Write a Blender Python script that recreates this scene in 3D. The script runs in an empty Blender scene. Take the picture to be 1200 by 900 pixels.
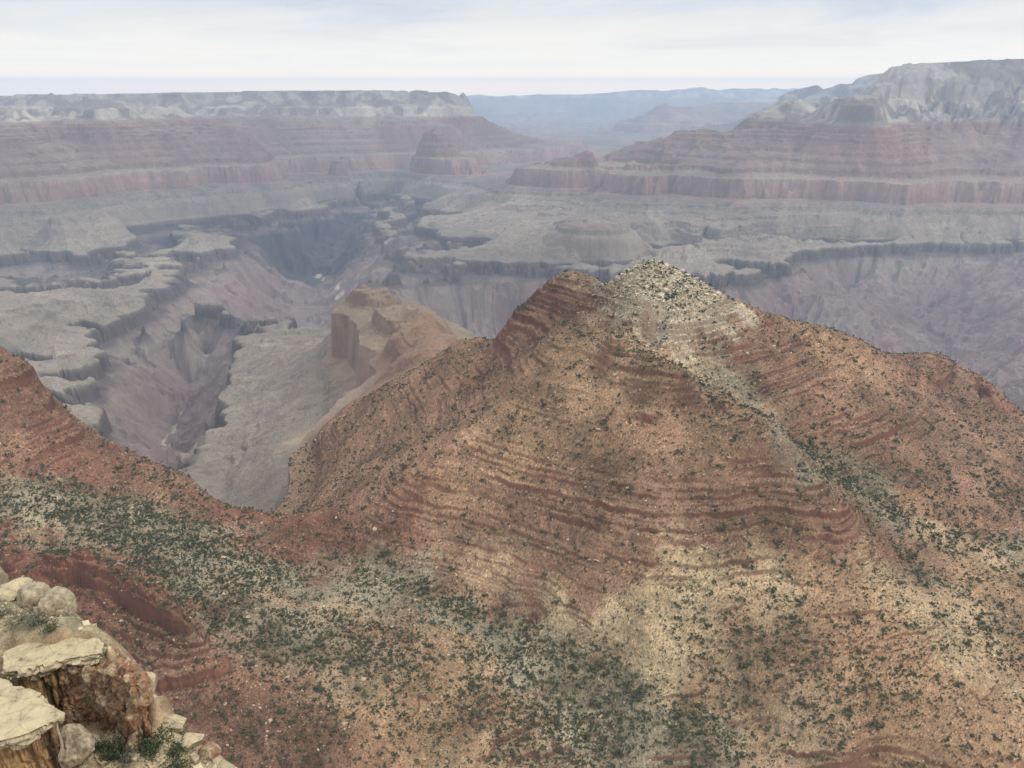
import bpy, math, random
import numpy as np
LOD = 1.0                      # density of the land sheets

scene = bpy.context.scene
# ------------------------------------------------------------------ camera
F_PX, EYE_ROW = 900.0, 104.0                      # focal length in photo pixels (1200 wide), row of the horizon
PITCH = math.atan((450.0 - EYE_ROW) / F_PX)
cam_data = bpy.data.cameras.new("camera")
cam_data.sensor_width = 36.0
cam_data.lens = 36.0 * F_PX / 1200.0
cam_data.clip_start = 1.0
cam_data.clip_end = 150000.0
camera = bpy.data.objects.new("camera", cam_data)
scene.collection.objects.link(camera)
camera.location = (0, 0, 0)
camera.rotation_euler = (math.pi / 2 - PITCH, 0, 0)
scene.camera = camera

# ------------------------------------------------------------------ light
SUN_ELEV, SUN_AZ = math.radians(43), math.radians(105)   # azimuth clockwise from the view direction
SUN_STRENGTH, SKY_STRENGTH, EXPOSURE = 1.5, 0.1, 0.27
scene.view_settings.view_transform = 'Standard'
scene.view_settings.look = 'None'
scene.view_settings.gamma = 1.0
scene.view_settings.exposure = EXPOSURE
scene.view_settings.use_curve_mapping = False

sun_data = bpy.data.lights.new("sun", 'SUN')
sun_data.energy = SUN_STRENGTH
sun_data.angle = math.radians(10)
sun_data.color = (1.0, 0.92, 0.80)
sun = bpy.data.objects.new("sun", sun_data)
scene.collection.objects.link(sun)
sun.rotation_euler = (math.pi / 2 - SUN_ELEV, 0, math.pi - SUN_AZ)

world = bpy.data.worlds.new("World")
scene.world = world
world.use_nodes = True
nt = world.node_tree
nt.nodes.clear()


def N(nt, kind, **kw):
    n = nt.nodes.new(kind)
    for k, v in kw.items():
        setattr(n, k, v)
    return n


def ramp(nt, stops, interp='LINEAR'):
    r = N(nt, 'ShaderNodeValToRGB')
    r.color_ramp.interpolation = interp
    e = r.color_ramp.elements
    while len(e) > 1:
        e.remove(e[-1])
    e[0].position = stops[0][0]
    e[0].color = (*stops[0][1], 1)
    for p, c in stops[1:]:
        x = e.new(p)
        x.color = (*c, 1)
    return r


def L(a, b):
    nt_ = a.id_data
    nt_.links.new(a, b)


sky = N(nt, 'ShaderNodeTexSky', sky_type='NISHITA')
sky.sun_disc = False
sky.sun_elevation = SUN_ELEV
sky.sun_rotation = SUN_AZ
sky.altitude = 2200
out = N(nt, 'ShaderNodeOutputWorld')
bg = N(nt, 'ShaderNodeBackground')
bg.inputs['Strength'].default_value = SKY_STRENGTH
geo = N(nt, 'ShaderNodeTexCoord')
sep = N(nt, 'ShaderNodeSeparateXYZ')
L(geo.outputs['Generated'], sep.inputs[0])
# cloud deck: the view direction is carried to a flat layer high above (dir.xy / (dir.z + small))
zz = N(nt, 'ShaderNodeMath', operation='MAXIMUM'); L(sep.outputs['Z'], zz.inputs[0]); zz.inputs[1].default_value = 0.0
zz2 = N(nt, 'ShaderNodeMath', operation='ADD'); L(zz.outputs[0], zz2.inputs[0]); zz2.inputs[1].default_value = 0.035
dx = N(nt, 'ShaderNodeMath', operation='DIVIDE'); L(sep.outputs['X'], dx.inputs[0]); L(zz2.outputs[0], dx.inputs[1])
dy = N(nt, 'ShaderNodeMath', operation='DIVIDE'); L(sep.outputs['Y'], dy.inputs[0]); L(zz2.outputs[0], dy.inputs[1])
cmb = N(nt, 'ShaderNodeCombineXYZ'); L(dx.outputs[0], cmb.inputs[0]); L(dy.outputs[0], cmb.inputs[1])
mp = N(nt, 'ShaderNodeMapping'); L(cmb.outputs[0], mp.inputs[0])
mp.inputs['Location'].default_value = (3.1, 1.4, 0)
mp.inputs['Scale'].default_value = (0.75, 0.6, 1)
n1 = N(nt, 'ShaderNodeTexNoise'); L(mp.outputs[0], n1.inputs['Vector'])
n1.inputs['Scale'].default_value = 0.42; n1.inputs['Detail'].default_value = 9; n1.inputs['Roughness'].default_value = 0.6
n1.inputs['Distortion'].default_value = 0.5
cr = ramp(nt, [(0.32, (4.9, 5.4, 6.3)), (0.46, (6.0, 6.4, 6.9)), (0.56, (6.9, 7.0, 7.0)), (0.68, (7.5, 7.4, 7.1))])
L(n1.outputs[0], cr.inputs[0])
# brighter, creamier towards the horizon, partly to offset the blue haze in front
hz = N(nt, 'ShaderNodeMapRange'); L(sep.outputs['Z'], hz.inputs[0])
hz.inputs[1].default_value = 0.0; hz.inputs[2].default_value = 0.10; hz.inputs[3].default_value = 1; hz.inputs[4].default_value = 0
hz.interpolation_type = 'SMOOTHSTEP'
hm = N(nt, 'ShaderNodeMix', data_type='RGBA'); L(hz.outputs[0], hm.inputs[0]); L(cr.outputs[0], hm.inputs[6])
hm.inputs[7].default_value = (10.9, 9.8, 8.1, 1)
cover = N(nt, 'ShaderNodeMapRange'); L(n1.outputs[0], cover.inputs[0])
cover.inputs[1].default_value = 0.25; cover.inputs[2].default_value = 0.42; cover.inputs[3].default_value = 0.8; cover.inputs[4].default_value = 0.97
cm = N(nt, 'ShaderNodeMix', data_type='RGBA'); L(cover.outputs[0], cm.inputs[0]); L(sky.outputs[0], cm.inputs[6]); L(hm.outputs[2], cm.inputs[7])
# below the horizon: the land beyond the modelled sheet
gs = N(nt, 'ShaderNodeMath', operation='GREATER_THAN'); L(sep.outputs['Z'], gs.inputs[0]); gs.inputs[1].default_value = -0.01
gm = N(nt, 'ShaderNodeMix', data_type='RGBA'); L(gs.outputs[0], gm.inputs[0]); gm.inputs[6].default_value = (2.2, 1.8, 1.5, 1); L(cm.outputs[2], gm.inputs[7])
# an overcast sky is brighter overhead than low down
zb_ = N(nt, 'ShaderNodeMapRange'); L(sep.outputs['Z'], zb_.inputs[0]); zb_.interpolation_type = 'SMOOTHSTEP'
zb_.inputs[1].default_value = 0.14; zb_.inputs[2].default_value = 0.8; zb_.inputs[3].default_value = 1.0; zb_.inputs[4].default_value = 2.1
zs_ = N(nt, 'ShaderNodeVectorMath', operation='SCALE'); L(gm.outputs[2], zs_.inputs[0]); L(zb_.outputs[0], zs_.inputs['Scale'])
# extra warm glow added right on the horizon to cancel the haze's blue strip
lo_ = N(nt, 'ShaderNodeMapRange'); L(sep.outputs['Z'], lo_.inputs[0]); lo_.interpolation_type = 'SMOOTHSTEP'
lo_.inputs[1].default_value = 0.0; lo_.inputs[2].default_value = 0.03; lo_.inputs[3].default_value = 1.0; lo_.inputs[4].default_value = 0.0
tint = N(nt, 'ShaderNodeMix', data_type='RGBA'); L(lo_.outputs[0], tint.inputs[0]); tint.inputs[6].default_value = (1, 1, 1, 1); tint.inputs[7].default_value = (1.75, 1.42, 1.08, 1)
zl_ = N(nt, 'ShaderNodeVectorMath', operation='MULTIPLY'); L(zs_.outputs[0], zl_.inputs[0]); L(tint.outputs[2], zl_.inputs[1])
L(zl_.outputs[0], bg.inputs[0])
L(bg.outputs[0], out.inputs[0])

try:
    scene.cycles.volume_bounces = 2
    scene.cycles.max_bounces = 5
    scene.cycles.diffuse_bounces = 2
    scene.cycles.glossy_bounces = 1
    scene.cycles.use_denoising = True
    scene.cycles.denoiser = 'OPENIMAGEDENOISE'
except Exception:
    pass

# ------------------------------------------------------------------ numeric helpers
CP, SP = math.cos(PITCH), math.sin(PITCH)


def ray(px, py):
    """Direction through a photo pixel as (x / y, z / y)."""
    up = (450.0 - py) / F_PX
    rt = (px - 600.0) / F_PX
    fy = CP + up * SP
    return rt / fy, (-SP + up * CP) / fy


def smooth(a, b, x):
    t = np.clip((x - a) / (b - a), 0, 1)
    return t * t * (3 - 2 * t)


_rng = np.random.default_rng(7)
_TAB = _rng.uniform(-1, 1, (16, 256, 256)).astype(np.float32)


def vnoise(x, y, seed=0):
    t = _TAB[seed % 16].ravel()
    xf, yf = np.floor(x), np.floor(y)
    fx, fy = (x - xf).astype(np.float32), (y - yf).astype(np.float32)
    xi = xf.astype(np.int32) & 255
    yi = (yf.astype(np.int32) & 255) << 8
    x1 = (xi + 1) & 255
    y1 = (yi + 256) & 0xffff
    fx = fx * fx * (3 - 2 * fx)
    fy = fy * fy * (3 - 2 * fy)
    a = t[yi + xi]; a = a + fx * (t[yi + x1] - a)
    b = t[y1 + xi]; b = b + fx * (t[y1 + x1] - b)
    return a + fy * (b - a)


def fbm(x, y, lam, octs, seed=0, gain=0.5, spacing=None, ridged=False):
    s = 0.0
    amp = 1.0
    c, sn = 0.8, 0.6
    for o in range(octs):
        n = vnoise(x / lam + 17.3 * o, y / lam - 9.1 * o, seed + o)
        if ridged:
            n = 1 - 2 * np.abs(n)
        if spacing is not None:
            n = n * np.clip(lam / (spacing * 2.0) - 0.6, 0, 1)
        s = s + amp * n
        amp *= gain
        lam *= 0.5
        x, y = c * x - sn * y, sn * x + c * y
    return s
# ------------------------------------------------------------------ survey points of the land
# (column, row, distance) near by; (column, row, height) for far lines that follow one rock layer
NEAR = [
 # the butte: skyline
 (540,396,1250),(560,394,1200),(585,391,1150),(596,372,1130),(604,362,1145),(625,345,1155),(640,331,1150),(655,323,1150),(672,320,1150),(690,323,1145),(703,330,1135),(712,339,1115),
 (722,325,1085),(735,313,1065),(757,305,1055),(780,311,1060),(800,320,1065),(822,332,1075),(840,342,1085),(856,351,1095),(885,364,1115),(915,372,1135),(960,379,1155),(990,391,1160),
 (1010,399,1160),(1030,411,1170),(1050,420,1175),(1072,419,1235),(1098,414,1315),(1125,426,1320),(1150,439,1325),(1172,458,1325),(1188,476,1315),(1215,492,1305),(1300,520,1285),
 # knob face and the saddle in front of it
 (1060,440,1120),(1100,455,1170),(1150,468,1200),(1185,487,1180),(1120,485,1080),(1240,510,1100),
 # right slope behind the gully
 (760,350,985),(800,360,985),(850,385,990),(900,400,1005),(780,400,945),(830,420,945),(880,440,945),(950,440,990),(950,480,930),(1000,450,1010),(1050,470,1010),(1050,510,940),(1150,530,960),(1100,560,880),
 (1200,560,920),(1280,590,900),(990,520,900),(1020,545,880),
 # gully floor
 (735,398,935),(780,425,915),(830,455,900),(870,478,890),(930,520,872),(985,560,845),(1040,600,810),(1120,635,780),(1200,658,755),(1300,690,730),
 # rib in front of the gully
 (718,394,925),(760,414,895),(800,432,872),(850,462,850),(885,483,832),(920,512,808),(955,555,770),(990,590,742),(1015,635,705),(1040,680,672),(1090,715,645),(1150,766,612),(1200,815,572),(1290,880,530),
 (1120,690,690),(1180,720,672),(1250,790,620),
 # front face
 (645,420,955),(690,400,985),(665,350,1085),(640,380,1080),(610,395,1085),(700,365,1040),(700,440,915),(660,470,882),(750,480,855),(820,490,848),(750,560,770),(850,560,765),(900,560,775),(680,560,782),(750,650,692),(830,650,690),(900,620,728),(960,660,690),(750,720,635),
 (800,690,660),(895,700,655),(960,720,630),(800,800,577),(900,800,582),(1000,800,580),(900,880,526),(1000,880,522),(1100,860,536),(1080,790,590),(1200,890,515),(1000,940,512),(1200,960,490),(800,760,605),(815,700,648),
 (600,560,800),(600,640,745),(560,590,800),(500,600,800),(500,660,745),(450,650,765),(650,720,659),(700,768,610),(560,700,700),(600,700,689),(620,735,657),(760,808,573),(850,870,528),
 # left rib of the butte and the face that falls away beyond it
 (640,400,990),(622,440,942),(600,480,902),(570,503,882),(540,522,866),(510,540,851),(480,556,838),(440,580,845),(400,605,820),
 (560,450,1060),(520,430,1180),(580,425,1080),(500,470,1120),(470,500,1090),(520,500,1000),(450,530,1020),(420,560,960),(400,585,930),(500,405,1500),(470,440,1450),(560,400,1190),(580,405,1120),
 # left red ridge, the saddle
 (0,407,1000),(-60,380,1050),(-160,360,1100),(22,418,1000),(40,428,1000),(46,448,1000),(75,480,995),(110,503,980),(150,526,960),(190,545,945),(225,561,930),(250,584,905),(275,597,880),(300,600,862),(350,603,840),
 (0,480,910),(0,540,830),(60,520,905),(60,560,845),(100,555,880),(130,585,840),(200,580,870),(-80,470,930),(-80,550,810),(300,625,815),(350,640,790),(400,640,788),(250,607,835),(420,665,752),
 # edge of the green slope, and the gully behind it
 (-80,550,790),(0,569,790),(60,575,805),(120,585,820),(170,594,826),(260,626,790),(340,666,752),(400,676,735),(450,681,722),(495,693,708),(540,711,690),(580,728,672),(620,746,655),(660,768,617),(700,791,592),(750,817,565),(800,842,544),(870,890,515),(930,930,492),
 # green slope
 (0,640,685),(-80,630,680),(60,620,725),(100,627,735),(150,640,728),(200,670,690),(250,690,675),(300,720,640),(350,700,690),(400,710,680),(450,730,652),(500,745,640),(380,760,600),(450,780,590),(520,790,592),(600,800,590),(640,830,574),(700,860,549),(600,890,520),
 (300,780,570),(350,820,532),(400,850,510),(400,800,560),(500,850,540),(400,895,478),(500,900,495),(300,850,505),(320,880,488),(700,910,512),(240,760,575),(500,960,455),(300,960,440),(800,930,505),
 # red ledges in front
 (0,655,660),(60,648,668),(100,652,660),(140,668,640),(180,690,612),(205,708,595),(228,728,575),(236,742,565),(0,700,634),(60,690,642),(100,700,632),(150,730,592),(190,745,572),(0,760,570),(60,760,572),(120,770,560),(180,780,545),(235,785,545),
 (0,830,510),(100,830,508),(200,850,496),(100,900,462),(200,905,462),(-100,700,620),(-100,800,530),(0,960,425),(200,1000,410),
]
FAR = [
 # rim of the grey-green slope left of the red saddle (Tapeats edge) and the creek below it
 (277,397,-1000),(276,417,-1000),(273,437,-1000),(268,463,-1000),(243,508,-1000),(243,530,-1000),(250,557,-1000),(262,592,-1000),
 (268,440,-1090),(262,470,-1100),(235,515,-1090),(238,540,-1090),(225,520,-1180),(240,480,-1190),(215,560,-1150),(250,450,-1180),
 (207,487,-1290),(205,500,-1280),(193,520,-1265),(197,536,-1250),(230,570,-1200),
 (330,480,-900),(300,540,-915),(300,440,-975),(300,500,-955),(380,430,-850),(330,397,-985),(350,395,-975),(290,420,-985),(300,585,-930),(360,460,-860),(400,480,-825),(270,585,-980),(350,430,-900),(320,560,-885),(330,520,-880),
 # Redwall point
 (394,356,-640),(402,348,-625),(410,342,-610),(425,332,-590),(436,337,-600),(447,341,-610),(458,346,-612),(470,350,-610),(485,357,-590),(494,358,-560),(503,364,-545),(512,376,-535),(522,388,-505),
 (392,372,-668),(430,380,-630),(415,365,-630),(450,400,-600),(450,365,-622),(432,400,-652),(436,425,-650),(439,450,-648),(400,490,-645),(365,513,-645),(350,532,-650),(480,380,-600),(460,370,-640),
 (386,404,-805),(400,425,-805),(412,445,-805),(428,478,-805),(432,495,-805),(345,560,-800),(343,600,-805),(340,565,-810),
 # canyon walls left of the creek
 (20,411,-1000),(110,384,-1000),(167,377,-1000),(215,372,-1000),(262,367,-1000),(262,378,-1075),(167,392,-1080),(110,400,-1080),(220,384,-1080),
 (43,427,-985),(80,425,-985),(112,419,-985),(118,410,-985),(80,412,-965),(100,405,-970),(30,418,-965),(60,405,-970),(70,418,-968),(43,438,-1070),(85,440,-1070),(122,436,-1075),(125,415,-1075),
 (50,446,-985),(90,446,-985),(106,441,-985),(70,438,-965),(90,438,-968),(50,437,-965),(60,461,-1070),(95,466,-1070),(112,458,-1085),
 (72,478,-985),(100,473,-985),(109,470,-985),(90,470,-970),(85,492,-1070),(112,492,-1075),(118,480,-1085),
 (160,440,-1150),(200,420,-1190),(180,470,-1220),(260,420,-1320),(150,500,-1170),(240,440,-1300),(225,455,-1300),(160,530,-1200),(140,415,-1110),(160,405,-1110),(230,400,-1190),(200,400,-1150),(170,505,-1215),
 (330,395,-1385),(300,385,-1330),(290,400,-1340),(270,390,-1260),
 # left benches
 (150,350,-955),(50,360,-950),(230,347,-965),(255,352,-990),(100,345,-960),(0,360,-930),(-80,340,-930),(0,395,-960),(60,385,-965),(120,372,-975),
 (27,295,-1000),(60,294,-1000),(85,296,-1000),(112,298,-1000),(143,302,-1000),(27,307,-1080),(85,309,-1080),(135,312,-1070),(60,322,-1120),(20,320,-1100),(100,330,-1060),(0,328,-1010),(60,337,-990),(100,337,-985),(-60,300,-1000),
 (195,293,-1000),(225,294,-1000),(240,303,-1000),(262,302,-1000),(273,290,-1000),(205,305,-1060),(225,308,-1070),(245,318,-1080),(265,316,-1080),(278,311,-1090),(160,318,-1010),(190,330,-990),(130,345,-955),(220,282,-975),(160,290,-975),
 (240,335,-1060),(300,340,-1290),(330,330,-1370),(290,318,-1150),(350,360,-1385),(365,340,-1395),(300,362,-1250),(270,350,-1110),(345,385,-1400),(375,388,-1400),(375,365,-1398),(280,335,-1210),
 (310,295,-1130),(290,285,-1060),(320,310,-1280),
 # the dark gorge beyond
 (200,262,-1000),(253,262,-1000),(300,260,-1000),(330,258,-1000),(347,256,-1000),(362,246,-1000),(385,241,-1000),(400,234,-1000),(432,228,-1000),(465,225,-1000),(500,220,-1000),(533,215,-1000),
 (253,270,-1070),(300,269,-1080),(345,268,-1085),(385,256,-1085),(340,290,-1220),(335,318,-1390),(350,305,-1380),(370,290,-1330),(400,262,-1180),(400,283,-1340),(425,262,-1280),(380,310,-1392),(365,325,-1395),
 (452,247,-1000),(442,262,-1000),(444,274,-1000),(450,284,-1000),(470,283,-1000),(500,279,-1000),(436,280,-1080),(420,290,-1140),(405,305,-1240),(385,325,-1370),(432,300,-1140),(400,325,-1280),(440,250,-1060),(430,258,-1180),
 (480,240,-985),(500,262,-985),(540,262,-975),(600,270,-965),(520,245,-960),
 (453,292,-1000),(500,290,-1000),(560,288,-990),(455,300,-1060),(520,298,-1050),(462,306,-1000),(500,308,-1000),(528,305,-1000),(465,314,-1055),(520,314,-1050),
 (432,318,-1000),(463,320,-1000),(500,319,-1000),(533,317,-1000),(593,317,-1000),(613,312,-1000),(663,312,-1000),(700,313,-1000),(760,312,-1000),(800,309,-1000),(850,311,-1000),(885,316,-1000),(905,306,-1000),(927,298,-1000),(957,292,-1000),
 (1000,290,-1000),(1033,287,-1000),(1067,285,-1000),(1133,285,-1000),(1200,283,-1000),(1300,282,-1000),
 (432,330,-1085),(463,333,-1085),(533,331,-1085),(593,331,-1085),(663,326,-1085),(760,326,-1085),(850,324,-1085),(890,329,-1085),(930,312,-1085),(1000,304,-1085),(1067,300,-1085),(1133,300,-1085),(1200,298,-1085),
 (560,305,-985),(640,297,-970),(700,300,-965),(800,296,-960),(880,295,-965),
 (480,350,-1180),(550,370,-1250),(520,388,-1310),(600,345,-1130),(640,350,-1150),(600,385,-1320),(440,350,-1200),(560,345,-1130),
 (880,342,-1160),(900,333,-1110),(960,350,-1150),(1008,374,-1205),(1050,408,-1260),(930,385,-1300),(980,400,-1330),(1000,343,-1290),(1050,355,-1310),(1100,366,-1330),(1130,400,-1360),(1110,420,-1370),
 (1200,325,-1120),(1150,350,-1190),(1120,360,-1260),(1200,400,-1230),(1190,445,-1350),(1080,328,-1180),(1030,318,-1120),(1040,335,-1230),(940,325,-1140),(970,340,-1230),(1165,380,-1250),(1260,420,-1250),(1150,430,-1340),(1090,345,-1270),(1140,325,-1150),
 # slopes above: Bright Angel shale, Redwall, Supai on the right
 (557,208,-800),(590,209,-800),(620,210,-800),(667,211,-800),(700,217,-800),(740,218,-800),(775,220,-800),(800,230,-800),(820,235,-800),(860,237,-800),(900,237,-800),(950,237,-800),(1000,238,-800),(1040,243,-800),(1070,244,-800),(1100,240,-800),(1150,241,-800),(1200,242,-800),(1300,244,-800),
 
 (690,249,-735),(672,252,-750),(708,253,-750),(650,262,-850),(730,268,-850),(640,275,-900),(620,290,-955),(700,285,-940),(740,280,-940),(580,240,-925),(620,235,-900),(500,256,-970),(690,232,-880),(760,260,-905),(850,250,-890),(860,271,-935),(838,272,-935),(900,270,-935),(870,280,-960),(950,275,-955),(1000,262,-910),(1100,263,-915),(1190,265,-920),(1050,275,-955),(1150,276,-955),
 (690,180,-520),(740,185,-540),(660,190,-600),(620,196,-650),(780,185,-540),(800,160,-400),(830,154,-370),(790,156,-390),(850,190,-540),(900,190,-540),(1000,190,-540),(1100,190,-540),(1200,190,-540),(860,165,-400),(950,165,-400),(1050,165,-400),(1150,165,-400),(1240,165,-400),
 (1030,142,-245),(1080,141,-245),(1130,140,-240),(1200,140,-240),(1300,140,-240),(990,150,-300),
 # slopes above on the left
 (0,256,-800),(60,252,-800),(112,246,-800),(122,232,-800),(160,224,-800),(220,223,-800),(245,216,-800),(300,215,-800),(345,204,-800),(400,202,-800),(450,200,-800),(540,188,-800),
 (250,255,-985),(150,260,-950),(100,270,-950),(50,275,-950),(0,280,-950),(150,280,-975),(300,245,-955),(180,240,-880),(220,235,-870),(90,258,-870),(350,235,-950),(420,222,-950),(480,212,-950),(-80,280,-950),(-80,255,-800),
 (0,200,-600),(100,190,-590),(200,188,-590),(300,192,-640),(420,185,-640),(500,180,-640),(0,170,-440),(100,168,-440),(200,168,-450),(300,166,-470),(400,166,-480),(500,165,-500),(560,176,-700),
 (-80,170,-440),(-80,200,-600),
 (600,172,-830),(650,168,-830),(700,162,-800),(760,160,-760),(660,158,-850),(600,160,-850),(800,148,-700),
]
# rims, as lines of (column, row, distance); the layers stack below them
LEFT_RIM = [(-300,118,9000),(-80,115,9200),(0,113,9300),(60,113,9300),(120,111,9350),(200,109,9500),(300,107,9700),(400,106,9900),(458,106,10000),(470,108,10050),(525,109,10200),(533,112,10250),(540,116,10300)]
RIGHT_RIM = [(1012,108,7650),(1030,94,7580),(1044,79,7550),(1056,76,7550),(1090,74,7600),(1140,71,7650),(1200,68,7700),(1400,62,7800)]
TEMPLE = [(905,126,7600),(912,122,7600),(920,119,7600),(927,120,7600),(936,117,7600),(945,122,7600),(958,129,7600)]
SPURS = [
 # skyline crest, slope of its flanks, then points
 (0.42, [(760,130,16500),(772,122,16600),(780,119,16700),(790,124,16900),(815,122,17200),(850,118,17600),(900,114,18000),(960,112,18000)]),
 (0.5, [(908,123,12600),(925,107,12600),(938,103,12600),(948,101,12600),(957,97,12600),(966,105,12650),(972,107,12650),(978,99,12700),(986,96,12700),(997,98,12700),(1004,94,12600),(1012,88,12500),(1022,85,12500),(1045,84,12500),(1100,84,12500)]),
 (0.5, [(540,113,27000),(600,112,27000),(650,109,27000),(700,109,27000),(760,107,27000),(820,105,27000),(870,103,27000),(892,102,27000),(900,106,27000),(950,105,30000),(1000,106,30000),(1100,105,30000)]),
]

n_of = {(p[0], p[1]): k for k, p in enumerate(NEAR)}
CRESTS = [(n_of[(585, 391)], n_of[(1010, 399)] + 1, 16, 50), (n_of[(1098, 414)], n_of[(1188, 476)] + 1, 18, 55), (n_of[(0, 407)], n_of[(225, 561)] + 1, 18, 50),
          (n_of[(250, 584)], n_of[(350, 603)] + 1, 10, 40), (n_of[(718, 394)], n_of[(1040, 680)] + 1, 7, 16), (n_of[(60, 648)], n_of[(236, 742)] + 1, 12, 26), (n_of[(340, 666)], n_of[(870, 890)] + 1, 5, None)]

# land hidden behind the saddle: (column at row 590, distance, height)
HIDDEN = [(130,1060,-560),(130,1180,-720),(170,1020,-560),(170,1130,-740),(210,990,-570),(210,1100,-760),(250,950,-590),(250,1060,-760),(250,1250,-900),(290,930,-570),(290,1060,-700),(290,1220,-860),(330,930,-560),(330,1060,-640),(330,1230,-740),(370,960,-560),(370,1150,-620)]

# land between the far right mesa and the lone temple, and behind it: (column, distance, height)
HIDDEN_FAR = [(540,1500,-530),(570,1500,-570),(600,1450,-570),(540,1900,-720),(580,1900,-780),(620,1700,-720),(560,2400,-950),(640,2400,-950),(700,1800,-800),(800,1700,-780),(900,1800,-850),(1000,1800,-850),(1100,1900,-950),(1200,1800,-900),(700,1420,-520),(520,2350,-800),(800,1400,-560),(900,1400,-560),(1000,1450,-600),(1250,1700,-850),(1004,7700,-330),(1000,8200,-400),(985,7700,-370),(970,8300,-430),(860,8000,-520),(880,9000,-620),(940,9000,-580),(1000,9300,-560),(1010,10600,-640),(900,11000,-760),(820,9000,-650),(820,11000,-780),(990,7200,-310),(960,7000,-360),(760,9000,-760),(700,9500,-800)]
# ------------------------------------------------------------------ base height field on a log-polar net
def to_plan(px, py, D=None, z=None):
    a, s = ray(px, py)
    y = D if D is not None else z / s
    return a, y, (D * s if D is not None else z)


pts = [to_plan(px, py, D=d) for px, py, d in NEAR] + [to_plan(px, py, z=z) for px, py, z in FAR]


def strata_dip(a, y):
    """How far the rock layers sink towards the far left plateau."""
    return -55.0 * smooth(7500, 10500, y) * smooth(0.12, -0.05, a)


def layer_of(z, a, y):
    """Height in the layer table for a height of the land: the far right mesa carries thicker upper layers."""
    z = z - strata_dip(a, y)
    k = smooth(0.20, 0.27, a) * smooth(6000, 6400, y)
    return np.where(z > -245, z + k * (-245 + (z + 245) * 0.60 - z), z)


def height_of(l, a, y):
    k = smooth(0.20, 0.27, a) * smooth(6000, 6400, y)
    z = np.where(l > -245, l + k * (-245 + (l + 245) / 0.60 - l), l)
    return z + strata_dip(a, y)


def spine_list(line):
    return [to_plan(px, py, D=d) for px, py, d in line]


left_rim, right_rim, temple = spine_list(LEFT_RIM), spine_list(RIGHT_RIM), spine_list(TEMPLE)
for a, y, z in left_rim:                      # strata below the rim of the far left plateau
    pts += [(a, y * 0.995, z - 50), (a, y * 0.982, z - 120), (a, y * 0.965, z - 160), (a, y * 0.955, z - 275), (a, y * 0.92, z - 330)]
for a, y, z in right_rim[2:]:
    pts += [(a, y * 0.994, z * 0.82), (a, y * 0.982, z * 0.35), (a, y * 0.968, -10), (a, y * 0.955, -100), (a, y * 0.942, -190)]
for px, d_, z_ in HIDDEN_FAR:
    pts.append((ray(px, 130)[0], d_, z_))
for px, d_, z_ in HIDDEN:
    pts.append((ray(px, 590)[0], d_, z_))
# the ground drops away behind the skyline crests near by
for lo, hi, s1, s2 in CRESTS:
    for px, py, d in NEAR[lo:hi]:
        a, y, z = to_plan(px, py, D=d)
        pts += [(a, y * 1.022, z - s1)] + ([(a, y * 1.07, z - s2)] if s2 else [])
P = np.array(pts)
A0, A1, Y0, Y1 = -1.0, 1.0, 370.0, 60000.0


def rbf_fit(P):
    X = np.stack([P[:, 0], np.log(P[:, 1])], 1)
    v = P[:, 2]
    n = len(P)
    r = np.sqrt(((X[:, None] - X[None]) ** 2).sum(-1) + 1e-6)
    M = np.zeros((n + 3, n + 3))
    M[:n, :n] = r + np.eye(n) * -0.0016
    M[:n, n] = M[n, :n] = 1
    M[:n, n + 1:] = X
    M[n + 1:, :n] = X.T
    w = np.linalg.solve(M, np.r_[v, 0, 0, 0])
    return X.astype(np.float32), w.astype(np.float32)


def rbf_eval(X, w, a, ly):
    sh = a.shape
    a, ly = a.ravel().astype(np.float32), ly.ravel().astype(np.float32)
    o = np.empty(a.size, np.float32)
    n = len(X)
    for i in range(0, a.size, 40000):
        s = slice(i, i + 40000)
        r = np.sqrt((a[s, None] - X[None, :, 0]) ** 2 + (ly[s, None] - X[None, :, 1]) ** 2 + 1e-6)
        o[s] = r @ w[:n] + w[n] + a[s] * w[n + 1] + ly[s] * w[n + 2]
    return o.reshape(sh)


CI, CJ = 800, 420
cly = np.linspace(math.log(Y0), math.log(Y1), CI).astype(np.float32)
ca = np.linspace(A0, A1, CJ).astype(np.float32)
LYc, Ac = np.meshgrid(cly, ca, indexing='ij')
Yc = np.exp(LYc)
U = rbf_eval(*rbf_fit(P), Ac, LYc)
U = np.clip(U, -1405, 400)
# beyond the surveyed land the floor stays at canyon depth
U = np.where(Yc > 11000, U + (-820 - U) * smooth(11000, 14000, Yc), U)
Xc = Ac * Yc


def seg_field(line, X, Y):
    """Distance to a polyline and the height of its nearest point."""
    best = np.full(X.shape, 1e9, np.float32)
    hz = np.zeros(X.shape, np.float32)
    q = [(a * y, y, z) for a, y, z in line]
    for (x0, y0, z0), (x1, y1, z1) in zip(q[:-1], q[1:]):
        ex, ey = x1 - x0, y1 - y0
        t = np.clip(((X - x0) * ex + (Y - y0) * ey) / (ex * ex + ey * ey), 0, 1)
        d = np.hypot(X - x0 - t * ex, Y - y0 - t * ey)
        m = d < best
        best = np.where(m, d, best)
        hz = np.where(m, z0 + t * (z1 - z0), hz)
    return best, hz


def plateau(line, U):
    """Flat ground behind a rim line, falling away along the line of sight."""
    la = np.array([p[0] for p in line]); lY = np.array([p[1] for p in line]); lz = np.array([p[2] for p in line])
    ry = np.interp(Ac, la, lY); rz = np.interp(Ac, la, lz)
    inside = (Yc >= ry) & (Ac >= la[0]) & (Ac <= la[-1])
    top = rz * (Yc / ry) if rz.max() < 20 else rz - 0.004 * (Yc - ry)
    top = np.where(rz > 0, rz - 0.003 * (Yc - ry), rz * (Yc / ry) - 0.004 * (Yc - ry))
    return np.where(inside, top, U), inside


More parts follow.
